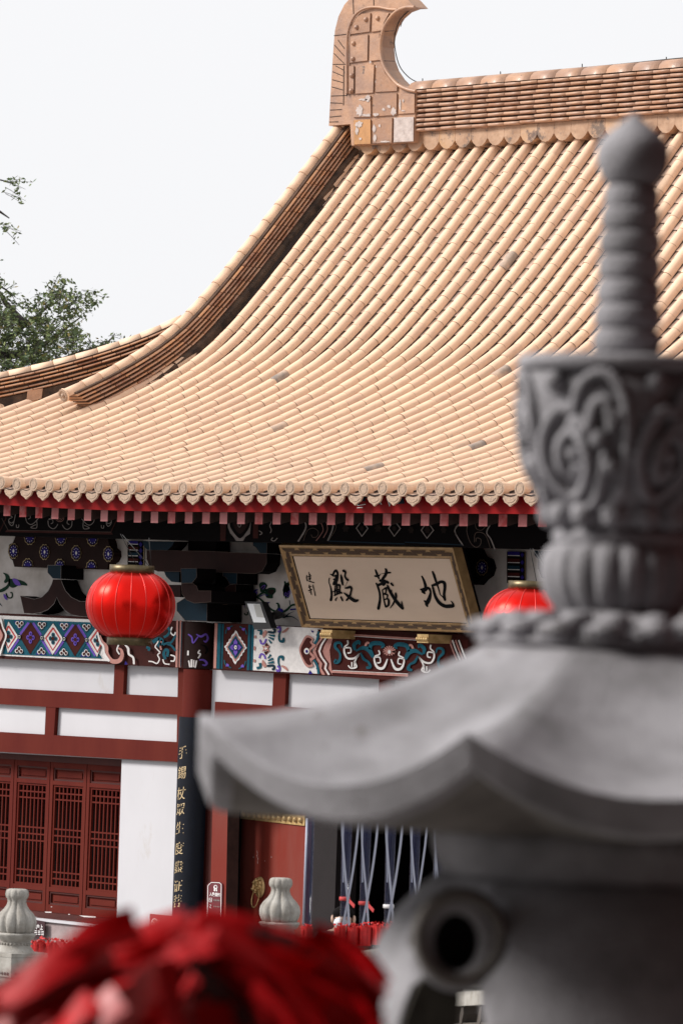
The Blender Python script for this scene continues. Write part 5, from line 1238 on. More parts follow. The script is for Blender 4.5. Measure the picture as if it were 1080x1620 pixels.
# ================================================================ RED BUNDLES AT DOOR AND RIBBONS ON THE RAIL
def bundle(cx, y0, y1, wpx, D, label, n_=26, group='red tasselled bundles', nm='red_bundle', cat='bundle'):
    sc = D/FPX; c = atD(cx, y0, D); b = atD(cx, y1, D); root = empty(nm, b, label, cat, group)
    mb = MB(); H = c.z-b.z; w = wpx*sc/2
    mb.lathe(b, [(w*0.78, 0), (w*0.84, H*0.3), (w*0.8, H*0.8)], 'candle_red', 12, tint=1.0)
    for i in range(n_):
        a = 2*math.pi*i/n_; r = w*random.uniform(0.8, 0.98); p = b+Vector((r*math.cos(a), r*math.sin(a), 0)); ww = w*0.16; t_ = Vector((-math.sin(a), math.cos(a), 0))
        h = H*random.uniform(0.75, 0.95); o_ = Vector((math.cos(a), math.sin(a), 0))*w*0.06
        mb.add([p-t_*ww, p+o_, p+t_*ww, p-t_*ww+Vector((0, 0, h)), p+o_+Vector((0, 0, h)), p+t_*ww+Vector((0, 0, h))], [(0, 1, 4, 3), (1, 2, 5, 4)], 'candle_red', random.random())
    mb.build('wrap', root, fix=False)
    mb = MB()
    for i in range(30):   # crumpled petals at the top
        a = random.uniform(0, 6.28); r = w*random.uniform(0.1, 1.0); p = b+Vector((r*math.cos(a), r*math.sin(a), H*random.uniform(0.8, 0.98)))
        s_ = w*random.uniform(0.2, 0.4); q1 = Vector((random.uniform(-1, 1), random.uniform(-1, 1), random.uniform(-.2, .8)))*s_; q2 = Vector((random.uniform(-1, 1), random.uniform(-1, 1), random.uniform(0.1, .8)))*s_
        mb.add([p, p+q1, p+q1+q2, p+q2], [(0, 1, 2, 3)], 'candle_red', random.random()*0.3)
    mb.build('ruffle', root, fix=False)
pos = ['leftmost of the row below the wrapped tubes', 'second from the left in the row below the wrapped tubes', 'third from the left in the row below the wrapped tubes', 'last visible in the row, next to the stone lantern body', 'fifth in the row, behind the stone lantern body']
for i in range(5): bundle(537+i*20, 1461-i*0.5, 1499-i*1.5, 21, 39.0, 'red tasselled bundle, '+pos[i])
bundle(484.5, 1463, 1486, 19, 37.5, 'small red bundle standing alone right of the right gourd finial')
posl = ['beside the left gourd finial', 'behind the pink paper tag', 'just right of the pink paper tag', 'fourth from the left on the rail', 'fifth from the left on the rail', 'where the foreground ribbons begin to cover the rail', 'behind the foreground ribbons at left']
for i in range(7): bundle(60+i*22, 1484+i*0.6, 1530+i*0.6, 24, 37.0, 'red ribbon bundle on the far rail, '+posl[i], group='red ribbon bundles on the rail', nm='ribbon_bundle')
mb = MB(); mb.prism([atD(*p, 36.4) for p in ((88, 1488), (97, 1489), (111, 1513), (103, 1512))], (0.0, 0.004, 0), 'ribbon_pink'); o = mb.build('paper_tag'); tag(o, 'pale pink paper tag hanging among the red ribbons on the rail', 'tag')
# ================================================================ WRAPPED TUBES IN THE DOORWAY
def wrapped(cx, wpx, D, ybot, band, label, seed, ytop=1180):
    random.seed(seed); sc = D/FPX; b = atD(cx, ybot, D); t_ = atD(cx+(ybot-ytop)*0.035, ytop, D); r = wpx*sc/2
    root = empty('wrapped_tube', b, label, 'wrapped tube', 'tall cellophane wrapped tubes')
    mb = MB(); mb.tube([b, b.lerp(t_, 0.5), t_], [r*0.8, r, r*1.1], 'cello', 14); mb.build('cellophane', root)
    mb = MB()
    P = lambda dx, y: atD(cx+dx+(ybot-y)*0.035, y, D-0.25)
    for (pts) in (((1.0, 0), (0.45, -45), (-0.5, -105), (-1.1, -160), (-1.9, -290)), ((-0.3, 0), (0.6, -45), (1.5, -100), (2.1, -160), (2.7, -290)), ((-0.5, -70), (-0.85, -160), (-0.4, -290))):
        q = smooth_poly([Vector((a*wpx/2, yy_, 0)) for a, yy_ in pts], 5); wd = random.uniform(0.7, 1.2) if pts[0][1] > -50 else 0.35
        L_ = [P(p.x-wd, ybot+p.y) for p in q]; R_ = [P(p.x+wd, ybot+p.y) for p in q]; n_ = len(q)
        for i in range(n_): R_[i] = R_[i]+Vector((0, 0.01, 0))
        mb.add(L_+R_, [(i, i+1, n_+i+1, n_+i) for i in range(n_-1)], 'strip_white')
    mb.build('ribbon_strip', root, fix=False)
    yb, k = band; mb = MB(); bb2 = atD(cx+(ybot-yb)*0.035, yb, D); mb.lathe(bb2, [(r*1.08, -0.014), (r*1.1, 0), (r*1.08, 0.016)], k, 16)
    if k != 'sign_white':
        e = atD(cx+wpx/2+(ybot-yb)*0.035, yb+1, D-0.15)
        mb.prism([e, e+Vector((.06, 0, -.04)), e+Vector((.05, 0, -.065)), e+Vector((-.02, 0, -.02))], (0, 0.006, 0), k); mb.prism([e, e+Vector((-.03, 0, -.07)), e+Vector((-.05, 0, -.065)), e+Vector((-.03, 0, 0))], (0, 0.006, 0), k)
    mb.build('bow', root)
lab = ['first clear wrapped tube from the left, red bow, a masked face behind it', 'second clear wrapped tube from the left with a red bow tied to its right', 'third clear wrapped tube, tied with a white band', 'fourth clear wrapped tube, its base hidden by the stone lantern', 'fifth clear wrapped tube, next to the neck of the stone lantern body']
for i, (cx, bnd) in enumerate(((543.5, (1422, 'p_red')), (574, (1429, 'p_red')), (613, (1434, 'sign_white')), (652, (1440, 'sign_white')), (689, (1440, 'p_red')))):
    wrapped(cx, 16, 40.0, 1466, bnd, lab[i], i)
r0 = empty('wrapped_tube', atD(483, 1466, 37.6), 'slim clear wrapped tube with a white strip, standing before the door edge', 'wrapped tube', 'tall cellophane wrapped tubes')
mb = MB(); mb.tube([atD(485, 1466, 37.6), atD(491, 1290, 37.6)], 0.034, 'cello', 10); mb.build('cellophane', r0)
mb = MB(); mb.tube([atD(479.5, 1462, 37.4), atD(485.5, 1295, 37.4)], 0.0075, 'strip_white', 6); mb.build('strip', r0)
# ================================================================ PERSON inside the doorway (only a masked face and an ear show)
D_ = 41.5; hc_ = atD(543, 1445, D_)
def person():
    me = bpy.data.meshes.new('person'); z0 = -0.35; h = hc_
    S_ = hc_.z-z0
    J = {'pel': (0, 0, S_*0.55), 'sp': (0, 0, S_*0.72), 'ch': (0, 0, S_*0.82), 'nk': (0, 0, S_*0.90), 'hd': (0, 0, S_*0.955), 'tp': (0, 0, S_*1.03),
         'sl': (-.19, 0, S_*0.85), 'el': (-.25, 0.02, S_*0.68), 'wl': (-.22, -.12, S_*0.56), 'sr': (.19, 0, S_*0.85), 'er': (.25, 0.02, S_*0.68), 'wr': (.22, -.12, S_*0.56),
         'hl': (-.1, 0, S_*0.52), 'kl': (-.1, -.02, S_*0.28), 'al': (-.1, 0.02, 0.08), 'fl': (-.1, -.14, 0.04), 'hr': (.1, 0, S_*0.52), 'kr': (.1, -.02, S_*0.28), 'ar': (.1, 0.02, 0.08), 'fr': (.1, -.14, 0.04)}
    keys = list(J); R_ = dict(pel=.15, sp=.13, ch=.15, nk=.055, hd=.085, tp=.07, sl=.07, el=.05, wl=.035, sr=.07, er=.05, wr=.035, hl=.09, kl=.065, al=.045, fl=.04, hr=.09, kr=.065, ar=.045, fr=.04)
    E_ = [('pel', 'sp'), ('sp', 'ch'), ('ch', 'nk'), ('nk', 'hd'), ('hd', 'tp'), ('ch', 'sl'), ('sl', 'el'), ('el', 'wl'), ('ch', 'sr'), ('sr', 'er'), ('er', 'wr'), ('pel', 'hl'), ('hl', 'kl'), ('kl', 'al'), ('al', 'fl'), ('pel', 'hr'), ('hr', 'kr'), ('kr', 'ar'), ('ar', 'fr')]
    me.from_pydata([J[k] for k in keys], [(keys.index(a), keys.index(b)) for a, b in E_], [])
    o = bpy.data.objects.new('person', me); COL.objects.link(o); o.location = (h.x, h.y, z0)
    m_ = o.modifiers.new('skin', 'SKIN'); 
    for i, k in enumerate(keys): me.skin_vertices[0].data[i].radius = (R_[k], R_[k])
    me.skin_vertices[0].data[0].use_root = True
    o.modifiers.new('sub', 'SUBSURF').levels = 1
    bpy.context.view_layer.update(); m2 = bpy.data.meshes.new_from_object(o.evaluated_get(bpy.context.evaluated_depsgraph_get()))
    o.modifiers.clear(); o.data = m2; m2.materials.clear(); m2.materials.append(M['cloth_dark']); m2.materials.append(M['skin'])
    for p in m2.polygons: p.use_smooth = True; p.material_index = 1 if p.center.z > S_*0.895 else 0
    o.rotation_euler = (0, 0, PHI)
    tag(o, 'person standing in the dark doorway, only a masked face and one ear showing', 'person')
    def kid(name, build):
        mb = MB(); build(mb); k = mb.build(name); k.parent = o; return k
    kid('hair', lambda mb: mb.ball((0, 0.02, S_*1.0), 0.10, 'hair', 14, (0.9, 0.95, 0.6)))
    kid('face_mask', lambda mb: mb.ball((-.02, -0.05, S_*0.945), 0.06, 'mask', 12, (1, .8, 0.8)))
    kid('ear', lambda mb: (mb.ball((-.09, 0.0, S_*0.965), 0.025, 'skin', 8, (.5, 1, 1.4)), mb.ball((.09, 0.0, S_*0.965), 0.025, 'skin', 8, (.6, 1, 1.5))))
    kid('eye', lambda mb: [mb.ball((sx*.032-.02, -.085, S_*0.985), 0.011, 'hair', 6, (1.5, .6, .7)) for sx in (-1, 1)])
    kid('nose', lambda mb: mb.ball((-.01, -.1, S_*0.965), 0.014, 'skin', 6, (1, 1, 1.5)))
person()
# ================================================================ STONE LANTERN (foreground)
DL = 7.5
def ax(y): return 998-(y-180)*0.0345
base_c = atD(975, 1018, DL); LX, LY = base_c.x, base_c.y; SC = DL/FPX
def zL(y): return atD(ax(y), y, DL).z
LC = Vector((LX, LY, 0))
sroot = empty('stone_lantern', (LX, LY, 1.65), 'large blurred grey stone lantern with ringed finial and eight-sided curved roof', 'stone lantern')
def zz(r, y): return (r*SC, zL(y))
def up_prof(lst):  # list of (r_px, y) from bottom to top
    return [zz(r, y) for r, y in lst]
camang = math.atan2(-FW.y, -FW.x)   # direction towards the camera
# finial bud
mb = MB(); mb.lathe(LC, up_prof([(34, 294), (42, 288), (50, 277), (56, 262), (58, 247), (57, 232), (52, 220), (40, 208), (26, 196), (14, 187), (5, 179), (1, 176)]), 'granite', 32); mb.build('bud_finial', sroot)
mb = MB(); pr2 = [(60, 566), (54, 562)]
cen = [(540, 54, 46), (500, 53, 45), (461, 51, 43), (422, 50, 42), (383, 49, 41), (345, 47, 39), (311, 44, 37)]
for yc, rb1, rs1 in cen:
    hh = 18.5
    for t in range(8):
        a = -math.pi/2+math.pi*t/7; pr2.append((rs1+(rb1-rs1)*max(0, math.cos(a))**0.7, yc-hh*math.sin(a)))
pr2.append((34, 291)); mb.lathe(LC, up_prof(pr2), 'granite', 40); mb.build('ringed_spire', sroot)
# top slab and carved cup
mb = MB(); mb.lathe(LC, up_prof([(160, 592), (171, 588), (172, 574), (168, 567), (60, 564)]), 'granite', 48); mb.build('cup_slab', sroot)
mb = MB()
def cup_r(r, z, a):
    th = a-camang+0.12; th = (th+math.pi/6) % (math.pi/3)-math.pi/6   # six leaf panels
    return r*(1-0.10*(abs(th)/(math.pi/6))**3)
mb.lathe(LC, up_prof([(100, 838), (112, 830), (115, 805), (122, 795), (132, 775), (148, 745), (158, 710), (163, 670), (165, 630), (163, 593)]), 'granite', 72, fr=cup_r)
cup = mb.build('carved_cup', sroot)
mb = MB()
def onCup(th, y, lift=0.0):
    tab = [(838, 100), (830, 112), (805, 115), (795, 122), (775, 132), (745, 148), (710, 158), (670, 163), (630, 165), (593, 163)]
    for i in range(len(tab)-1):
        if tab[i+1][0] <= y <= tab[i][0]: t = (tab[i][0]-y)/(tab[i][0]-tab[i+1][0]); r = tab[i][1]+(tab[i+1][1]-tab[i][1])*t; break
    else: r = 110
    r = cup_r(r*SC, 0, camang-th)+lift
    a = camang-th; return Vector((LX+r*math.cos(a), LY+r*math.sin(a), zL(y)))
for pnl in range(6):
    t0 = -0.5-0.03+pnl*math.pi/3
    def C_(u, y, lf=0.006): return onCup(t0+u, y, lf)
    def rel(pts, r, lf=0.006): mb.tube(smooth_poly([C_(u, y, lf) for u, y in pts], 5), r, 'granite', 8)
    rel([(-0.48, 770), (-0.50, 700), (-0.46, 640), (-0.34, 606), (-0.18, 600), (-0.02, 622), (0.06, 660)], 0.0085)
    rel([(-0.36, 690), (-0.30, 645), (-0.18, 650), (-0.10, 690), (0.02, 672), (0.12, 690)], 0.010)
    rel([(0.06, 660), (0.22, 655), (0.38, 690), (0.44, 730), (0.36, 775), (0.18, 790), (0.0, 775), (-0.10, 745), (-0.06, 710), (0.08, 690), (0.22, 710), (0.24, 745), (0.12, 758), (0.04, 740)], 0.0095)
    rel([(-0.30, 720), (-0.24, 760), (-0.14, 795), (-0.02, 806)], 0.008); rel([(-0.48, 770), (-0.36, 800), (-0.25, 815)], 0.010)
    for u, y in ((-0.22, 700), (-0.34, 740), (0.30, 610), (0.10, 722), (-0.40, 665)): mb.ball(C_(u, y, 0.0), 0.017, 'granite', 8)
for j in range(14):
    a = 2*math.pi*j/14; mb.ball(Vector((LX+111*SC*math.cos(a), LY+111*SC*math.sin(a), zL(816))), 0.021, 'granite', 10, (1, 1, 1.1))
mb.build('leaf_relief', sroot)
# neck: rolled band and lotus drum
mb = MB(); mb.lathe(LC, up_prof([(100, 866), (106, 860), (109, 852), (107, 844), (100, 838)]), 'granite', 40); mb.build('rolled_band', sroot)
mb = MB()
def petr(r, z, a): 
    k = abs(math.sin(9*(a-camang)+0.6)); return r*(1-0.11*(1-k)**2.0)
mb.lathe(LC, up_prof([(98, 972), (104, 962), (116, 948), (124, 925), (126, 905), (124, 885), (116, 870), (104, 862), (98, 858)]), 'granite', 144, fr=petr); mb.build('lotus_drum', sroot)
mb = MB()
mb.lathe(LC, up_prof([(222, 1024), (226, 1016), (205, 1000), (150, 985), (104, 968)]), 'granite', 64)
for j in range(18):
    a = 2*math.pi*(j+0.5)/18
    for (rr, yy_, s_, tw) in ((212, 1003, 0.026, 0.0), (180, 988, 0.022, 0.06)):
        c = Vector((LX+rr*SC*math.cos(a+tw), LY+rr*SC*math.sin(a+tw), zL(yy_)+0.004)); mb.ball(c, s_, 'granite', 10, (1.1, 1.1, 0.62))
    p0 = [Vector((LX+(226-18*k)*SC*math.cos(a-0.14+0.07*k), LY+(226-18*k)*SC*math.sin(a-0.14+0.07*k), zL(1008-6*k)+0.006)) for k in range(5)]
    mb.tube(p0, 0.009, 'granite', 6)
mb.build('carved_collar', sroot)
# eight-sided roof
R8 = 0.672; aB = camang+ (-math.radians(20.6))   # corner B appears left of the axis
# left in the photo = negative right vector; find sign
def cornerpos(th): a = camang-th; return Vector((LX+R8*math.cos(a), LY+R8*math.sin(a), 0))
sgn = 1 if (cornerpos(0.36)-LC-Vector((0, 0, 0))).dot(RT) < (cornerpos(-0.36)-LC).dot(RT) else -1
def TH(t): return camang-sgn*t     # t>0 : towards the left of the picture
TB = math.radians(20.6); O8 = math.pi/4
zc_ = 3.180; zm_ = 3.096; zn_ = zL(1020); rn = 205*SC
NA, NS = 12, 22
mb = MB(); TOPV = []
def roof_pt(k, i, s):
    """k: side, i 0..NA along side, s 0 (neck)..1 (edge)"""
    t = i/NA; a0 = TB+O8*k; pa, pb = [Vector((math.cos(TH(a0+q)), math.sin(TH(a0+q)), 0)) for q in (0, O8)]
    d = pa.lerp(pb, t); e = abs(2*t-1)
    outer = d*R8; inner = d.normalized()*rn
    p = inner.lerp(outer, s)
    zmid = zn_+(zm_-zn_)*(1.32*s-0.32*s*s*s) if False else zn_+(zm_-zn_)*(1-(1-s)**1.55)
    zcor = zn_+(zc_-zn_)*(1-(1-s)**1.9) + 0.0
    wgt = e**2.0
    z = zmid*(1-wgt)+zcor*wgt
    # rounded bulge between hips
    return Vector((LX+p.x, LY+p.y, z))
for k in range(8):
    b = []
    for j in range(NS+1):
        for i in range(NA+1): b.append(roof_pt(k, i, j/NS))
    mb.add(b, [(j*(NA+1)+i, j*(NA+1)+i+1, (j+1)*(NA+1)+i+1, (j+1)*(NA+1)+i) for j in range(NS) for i in range(NA)], 'granite', 0, True)
    for (d0_, d1_, in0, in1) in ((0, 0.047, 1.0, 0.97), (0.047, 0.055, 0.97, 0.95), (0.055, 0.058, 0.95, 0.92)):
        v = []
        for i in range(NA+1):
            e_ = roof_pt(k, i, 1.0); o_ = Vector((e_.x-LX, e_.y-LY, 0)); v.append(LC+o_*in0+Vector((0, 0, e_.z-d0_)))
        for i in range(NA+1):
            e_ = roof_pt(k, i, 1.0); o_ = Vector((e_.x-LX, e_.y-LY, 0)); v.append(LC+o_*in1+Vector((0, 0, e_.z-d1_)))
        mb.add(v, [(i, i+1, NA+2+i, NA+1+i) for i in range(NA)], 'granite', 0, False)
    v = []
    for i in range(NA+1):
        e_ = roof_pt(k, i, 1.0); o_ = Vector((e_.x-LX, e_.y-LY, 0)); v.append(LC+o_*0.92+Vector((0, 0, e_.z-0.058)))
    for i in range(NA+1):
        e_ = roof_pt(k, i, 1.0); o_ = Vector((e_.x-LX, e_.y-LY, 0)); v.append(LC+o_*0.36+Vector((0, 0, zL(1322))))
    mb.add(v, [(i, i+1, NA+2+i, NA+1+i) for i in range(NA)], 'granite_dark', 0, True)  # underside in darker granite, its shade put into the colour
lr = mb.build('curved_roof', sroot)
# chamber: collar and bulging body with openings
mb = MB(); mb.lathe(LC, up_prof([(262, 1392), (268, 1380), (276, 1362), (282, 1340), (284, 1318), (270, 1306), (200, 1300)]), 'granite', 64); mb.build('chamber_collar', sroot)
body_prof = [(300, 1900), (350, 1780), (378, 1680), (384, 1600), (378, 1550), (362, 1500), (335, 1450), (300, 1412), (268, 1388)]
mb = MB(); outer = up_prof(body_prof); inner = [(max(0.05, r-0.055), z) for r, z in outer]
n_ = 96; vs = []; fs = []
for (r, z) in outer+inner[::-1]:
    for j in range(n_): a = 2*math.pi*j/n_; vs.append(LC+Vector((r*math.cos(a), r*math.sin(a), z)))
m_ = len(outer)*2
for i in range(m_):
    for j in range(n_): i2 = (i+1) % m_; fs.append((i*n_+j, i*n_+(j+1) % n_, i2*n_+(j+1) % n_, i2*n_+j))
mb.add(vs, fs, 'granite', 0, True); body_o = mb.build('lantern_chamber', sroot)
# cutters: keyhole window facing left-front, slot straight through
def cutter(pts, d0_, d1_):
    me = bpy.data.meshes.new('cut'); a = [atD(x, y, d0_) for x, y in pts]; b = [atD(x, y, d1_) for x, y in pts]; n = len(pts)
    off = Vector(sroot.location)
    me.from_pydata([tuple(p-off) for p in a+b], [], [list(range(n)), list(range(2*n-1, n-1, -1))]+[(i, i+n, (i+1) % n+n, (i+1) % n) for i in range(n)])
    bm = bmesh.new(); bm.from_mesh(me); bmesh.ops.recalc_face_normals(bm, faces=bm.faces); bm.to_mesh(me); bm.free()
    o = bpy.data.objects.new('cut', me); COL.objects.link(o); o.parent = sroot; return o
circ = [(727+76*math.cos(a), 1481+78*math.sin(a)) for a in [math.radians(d) for d in range(-235, 56, 12)]]
key = circ+[(757, 1560), (760, 1600), (775, 1660), (600, 1760), (636, 1620), (650, 1565), (672, 1548)]
cuts = [cutter(key, 6.6, 7.42), cutter([(724, 1546), (759, 1546), (761, 1600), (778, 1660), (716, 1660)], 6.9, 8.6)]
bpy.context.view_layer.update()
for c in cuts:
    md = body_o.modifiers.new('b', 'BOOLEAN'); md.object = c; md.operation = 'DIFFERENCE'; md.solver = 'EXACT'
bpy.context.view_layer.update()
m2 = bpy.data.meshes.new_from_object(body_o.evaluated_get(bpy.context.evaluated_depsgraph_get())); body_o.modifiers.clear(); body_o.data = m2
for c in cuts: bpy.data.objects.remove(c)
# ring set inside the opening and a rounded pier below, the slot's shade put in as its colour
mb = MB(); Dk = 7.20
mb.tube([atD(727+66*math.cos(a), 1483+68*math.sin(a), Dk+0.01*math.cos(a)) for a in [2*math.pi*j/40 for j in range(41)]], 0.010, 'granite_dark', 10)
mb.tube([atD(721+52*math.cos(a), 1490+62*math.sin(a), Dk+0.03) for a in [2*math.pi*j/40 for j in range(41)]], 0.0165, 'granite', 12)
mb.build('round_window_ring', sroot)
mb = MB()
tear = [(722, 1434), (744, 1444), (757, 1472), (754, 1508), (740, 1536), (718, 1552), (696, 1536), (684, 1508), (687, 1474), (702, 1446)]
mb.prism([atD(a, b, Dk+0.05) for a, b in [tuple(q[:2]) for q in smooth_poly([(a, b, 0) for a, b in tear], 4, True)]], FW*0.02, 'interior'); mb.build('void_shade', sroot)  # solid black plate painting the shade inside the hole
mb = MB(); pier = [(664, 1556), (680, 1544), (705, 1542), (722, 1552), (728, 1580), (722, 1640), (712, 1760), (618, 1760), (634, 1640), (650, 1585)]
pts = [tuple(q[:2]) for q in smooth_poly([(a, b, 0) for a, b in pier], 4, True)]
mb.prism([atD(a, b, Dk+0.03) for a, b in pts], FW*0.08, 'pier_shade'); mb.build('window_pier', sroot)
mb = MB(); mb.lathe(LC, [(0.42, 1.65), (0.42, 1.80), (0.34, 1.86), (0.26, 1.95), (0.26, 2.15), (0.36, 2.25), (0.40, 2.33), (0.30, 2.38), (0.29, zL(1895))], 'granite_dark', 8, smooth=False); mb.build('pedestal', sroot)
# ================================================================ FOREGROUND RED RIBBON BUNDLE on a near post
random.seed(21)
DR = 5.6; bc = atD(300, 1640, DR)
nr = empty('near_stone_post', (bc.x, bc.y, 1.65), 'blurred near stone post hidden under the big bunch of red ribbons', 'stone post')
mb = MB(); mb.box(bc.x-0.09, bc.x+0.09, bc.y-0.09, bc.y+0.09, 1.65, 2.70, 'marble'); mb.build('shaft', nr)
mb = MB(); mb.box(bc.x-0.11, bc.x+0.11, bc.y-0.11, bc.y+0.11, 2.70, 2.74, 'marble'); mb.build('cap', nr)
mb = MB(); scr = DR/FPX
R3 = _R0; Fh = Vector((FW.x, FW.y, 0)).normalized()
def rb_pt(x, y, dd=0): return atD(x, y, DR+dd)
outline = [(-40, 1600), (60, 1550), (130, 1500), (180, 1462), (250, 1452), (300, 1432), (350, 1420), (400, 1430), (450, 1458), (510, 1482), (560, 1520), (600, 1555), (625, 1600)]
def top_y(x):
    for i in range(len(outline)-1):
        if outline[i][0] <= x <= outline[i+1][0]:
            t = (x-outline[i][0])/(outline[i+1][0]-outline[i][0]); return outline[i][1]+(outline[i+1][1]-outline[i][1])*t
    return 1640
for i in range(210):
    u = random.random(); dd = random.uniform(-0.24, 0.0)
    sx, sy = random.gauss(330, 60), 1440+random.uniform(0, 60)
    ang = random.choice((random.uniform(0.35, 1.1), random.uniform(0.5, 1.5), math.pi-random.uniform(0.30, 1.0), math.pi-random.uniform(0.4, 1.4)))
    L_ = random.uniform(160, 420); off = random.uniform(0, 230); n = 8; pts = []
    if math.cos(ang) > 0: L_ = min(L_, (600-sx)/math.cos(ang)-off)
    if L_ < 60: continue
    for j in range(n):
        t = j/(n-1); X_ = sx+math.cos(ang)*(off+L_*t); Y_ = sy+math.sin(ang)*(off+L_*t)*0.75+30*t*t-10*math.sin(math.pi*t)
        Y_ = max(Y_, top_y(min(615, max(-38, X_)))-8+random.uniform(0, 10))
        pts.append(rb_pt(X_, Y_, dd+0.02*math.sin(2*t+i)))
    w2 = random.uniform(0.008, 0.022); ph = random.uniform(-0.7, 0.7)
    k = 'ribbon_pink' if (random.random() < 0.07 or (math.cos(ang) < 0 and off > 60 and random.random() < 0.55)) else 'ribbon_red'  # pink ribbons, mostly to the left, stand in for pale highlights
    ti = random.random()*0.5; L2 = []; R2 = []
    if k == 'ribbon_red' and random.random() < 0.16: k = 'ribbon_gap_shade'  # some ribbons turn dark to paint in shaded gaps
    if math.cos(ang) < 0 and off > 110 and k == 'ribbon_gap_shade' and random.random() < .5: k = 'ribbon_pink'
    for j, p in enumerate(pts):
        d = (pts[min(n-1, j+1)]-pts[max(0, j-1)]).normalized(); sdv = d.cross(FW).normalized(); q = Matrix.Rotation(ph+0.16*j, 3, d) @ sdv
        L2.append(p+q*w2); R2.append(p-q*w2)
    M2 = [(a+b)/2-FW*0.004 for a, b in zip(L2, R2)]
    mb.add(L2+M2+R2, [(j, j+1, n+j+1, n+j) for j in range(2*n-1) if j != n-1], k, ti, True)
core = [(30, 1625), (120, 1560), (220, 1500), (300, 1470), (380, 1480), (460, 1530), (540, 1590), (600, 1660), (600, 1760), (20, 1760)]
for i in range(len(core)):
    pass
cvs = []
for r_, yo in ((0.03, 1490), (0.085, 1515), (0.135, 1575), (0.155, 1650), (0.13, 1760)):
    cc = atD(300, yo, DR); cvs.append((r_, cc.z))
mb2 = MB(); mb2.lathe(Vector((bc.x, bc.y, 0)), cvs[::-1], 'ribbon_gap_shade', 24, fr=lambda r, z, a: r*(1+0.12*math.sin(7*a)+0.06*math.sin(13*a+2)), tint=1.0)  # dark core, the inner shade of the bunch put in as colour
rbn = empty('red_ribbon_bunch', bc, 'large out-of-focus bunch of red wish ribbons with painted pink highlights and dark gaps at the lower left', 'ribbons')
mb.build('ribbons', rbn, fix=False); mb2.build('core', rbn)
# ================================================================ TREE beyond the hall
random.seed(5)
DT = 78.0; st_ = DT/FPX
def tp(x, y, dd=0): return atD(x, y, DT+dd)
tb_ = tp(-260, 1500); tr = empty('tree', (tb_.x, tb_.y, -0.9), 'leafy green tree rising behind the left end of the roof', 'tree')
mb = MB(); trunk = [Vector((tb_.x, tb_.y, -0.9)), tp(-255, 1200), tp(-240, 900), tp(-200, 700), tp(-170, 560)]
mb.tube(smooth_poly(trunk, 4), [0.34-0.2*i/16 for i in range(17)], 'bark', 10)
limbs = [[(-200, 700), (-120, 620), (-30, 560), (40, 515), (80, 480), (95, 455)], [(-30, 560), (40, 560), (90, 530), (130, 500)], [(-120, 620), (-20, 600), (60, 585), (120, 560), (165, 545), (182, 528)], [(-200, 690), (-120, 540), (-60, 470), (-10, 450), (25, 470)], [(-170, 560), (-140, 420), (-90, 330), (-30, 285), (25, 290)], [(-90, 330), (-30, 320), (15, 345)], [(-140, 420), (-150, 300), (-130, 200), (-90, 150)], [(-190, 600), (-280, 480), (-330, 380), (-330, 280)], [(-200, 640), (-330, 600), (-430, 540)], [(40, 515), (10, 480), (-5, 455)], [(60, 585), (100, 590), (140, 575)]]
for l in limbs:
    dd0 = random.uniform(-1, 1)
    q = smooth_poly([tp(x, y, dd0*i*0.4) for i, (x, y) in enumerate(l)], 4); n = len(q)
    mb.tube(q, [0.075*(1-i/n)**1.3+0.006 for i in range(n)], 'bark', 6)
# ---- leaves on twigs
lf = MB()
def twig(p, d, L_, nl):
    q = [p+d*L_*t+Vector((0, 0, -0.12*L_*t*t)) for t in (0, .33, .66, 1)]
    mb.tube(q, [0.006, 0.005, 0.004, 0.003], 'bark', 4)
    for i in range(nl):
        t = random.uniform(0.1, 1); c = p+d*L_*t+Vector((0, 0, -0.12*L_*t*t))+Vector((random.gauss(0, .035), random.gauss(0, .035), random.gauss(0, .035)))
        a = Vector((random.gauss(0, 1), random.gauss(0, 1), random.gauss(0, .7))).normalized(); b = a.orthogonal().normalized(); b = Matrix.Rotation(random.uniform(0, 6.28), 3, a) @ b
        s1 = random.uniform(0.030, 0.055); s2 = s1*0.45
        k = 'leaf_yellow' if random.random() < 0.05 else 'leaf_dark'
        lf.add([c-a*s1, c-b*s2, c+a*s1, c+b*s2], [(0, 1, 2, 3)], k, random.random())
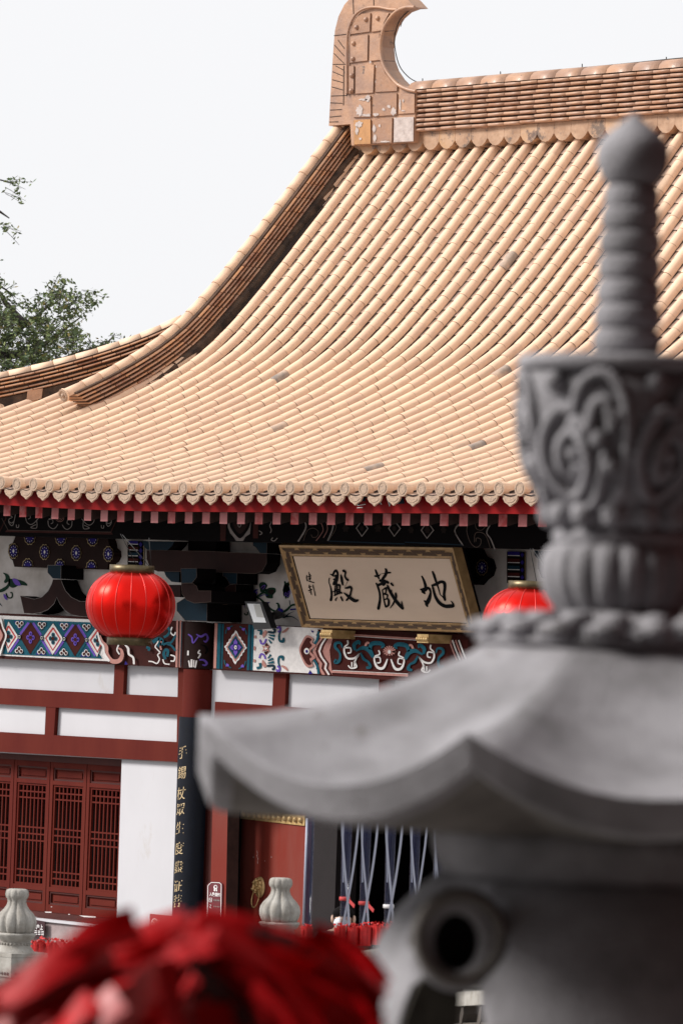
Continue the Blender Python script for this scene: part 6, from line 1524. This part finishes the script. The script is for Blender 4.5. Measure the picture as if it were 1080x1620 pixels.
blobs = [(20, 575, 40, 40, 70), (-20, 520, 45, 55, 120), (-70, 560, 70, 70, 160), (40, 540, 38, 32, 75), (62, 500, 26, 26, 42), (90, 465, 22, 16, 26), (112, 480, 22, 26, 32), (132, 470, 10, 14, 8), (88, 530, 30, 30, 50), (118, 545, 26, 22, 34), (60, 570, 40, 22, 60), (145, 545, 22, 8, 12), (168, 535, 12, 6, 4), (6, 470, 14, 22, 16), (10, 500, 22, 24, 34), (10, 288, 12, 4, 4), (6, 303, 9, 9, 3), (2, 350, 9, 9, 4), (-60, 300, 30, 30, 40), (-80, 360, 40, 40, 60), (-70, 460, 60, 50, 90), (-160, 430, 90, 90, 200), (-150, 260, 80, 70, 120), (-300, 420, 110, 110, 220), (-230, 600, 130, 60, 160), (-400, 560, 80, 80, 110), (-10, 620, 90, 40, 90), (30, 600, 50, 20, 60)]
for (x, y, rx, ry, n) in blobs:
    for i in range(n):
        px_, py_ = random.gauss(x, rx*0.5), random.gauss(y, ry*0.5)
        d = Vector((random.gauss(0, 1), random.gauss(0, 1), random.gauss(0.1, .8))).normalized()
        if x > 130 or (y < 360 and x > 0): d = (RT*random.uniform(.6, 1)+Vector((0, 0, random.uniform(-.7, .2)))).normalized()
        twig(tp(px_, py_, random.gauss(0, 0.6)), d, random.uniform(0.18, 0.38), 9)
mb.build('trunk', tr, fix=False); lf.build('crown', tr, fix=False)

# ================================================================ ADDED SKY BLOCKER beside and behind the photographer, unseen, shading the stone lantern
gx = Vector((0, 0, 1.65)); Fg = Vector((FW.x, FW.y, 0)).normalized(); Rg = _R0
gh = empty('sky_blocker', gx-Fg*4, 'added unseen sky-blocking building behind the photographer, outside the picture', 'baffle')
def gbox(mb, f0, f1, r0, r1, z0, z1, k):
    vs = [gx+Fg*f+Rg*r+Vector((0, 0, z)) for f in (f0, f1) for r in (r0, r1) for z in (z0, z1)]
    mb.add(vs, [(0, 1, 3, 2), (4, 6, 7, 5), (0, 4, 5, 1), (2, 3, 7, 6), (0, 2, 6, 4), (1, 5, 7, 3)], k)
mb = MB(); gbox(mb, -4.4, -4.0, -24, 8, 0, 10, 'red_wood_dark'); gbox(mb, -4, 16, 3.2, 3.6, 0, 10, 'red_wood_dark'); mb.build('wall', gh)
mb = MB(); gbox(mb, -7, 4.2, -25, 9, 10, 10.4, 'rafter_dark'); gbox(mb, 4.2, 17, 1.9, 7, 10, 10.4, 'rafter_dark'); mb.build('roof', gh)  # added overhang reaches forward to cut sky light on the lantern
for f, r in ((-2.8, -6), (-2.8, -2.5), (-2.8, 1.5), (3, 2.4), (8, 2.4), (13, 2.4)):
    mb = MB(); b = gx+Fg*f+Rg*r; mb.tube([b, b+Vector((0, 0, 10))], 0.2, 'red_wood', 16); mb.build('column', gh)
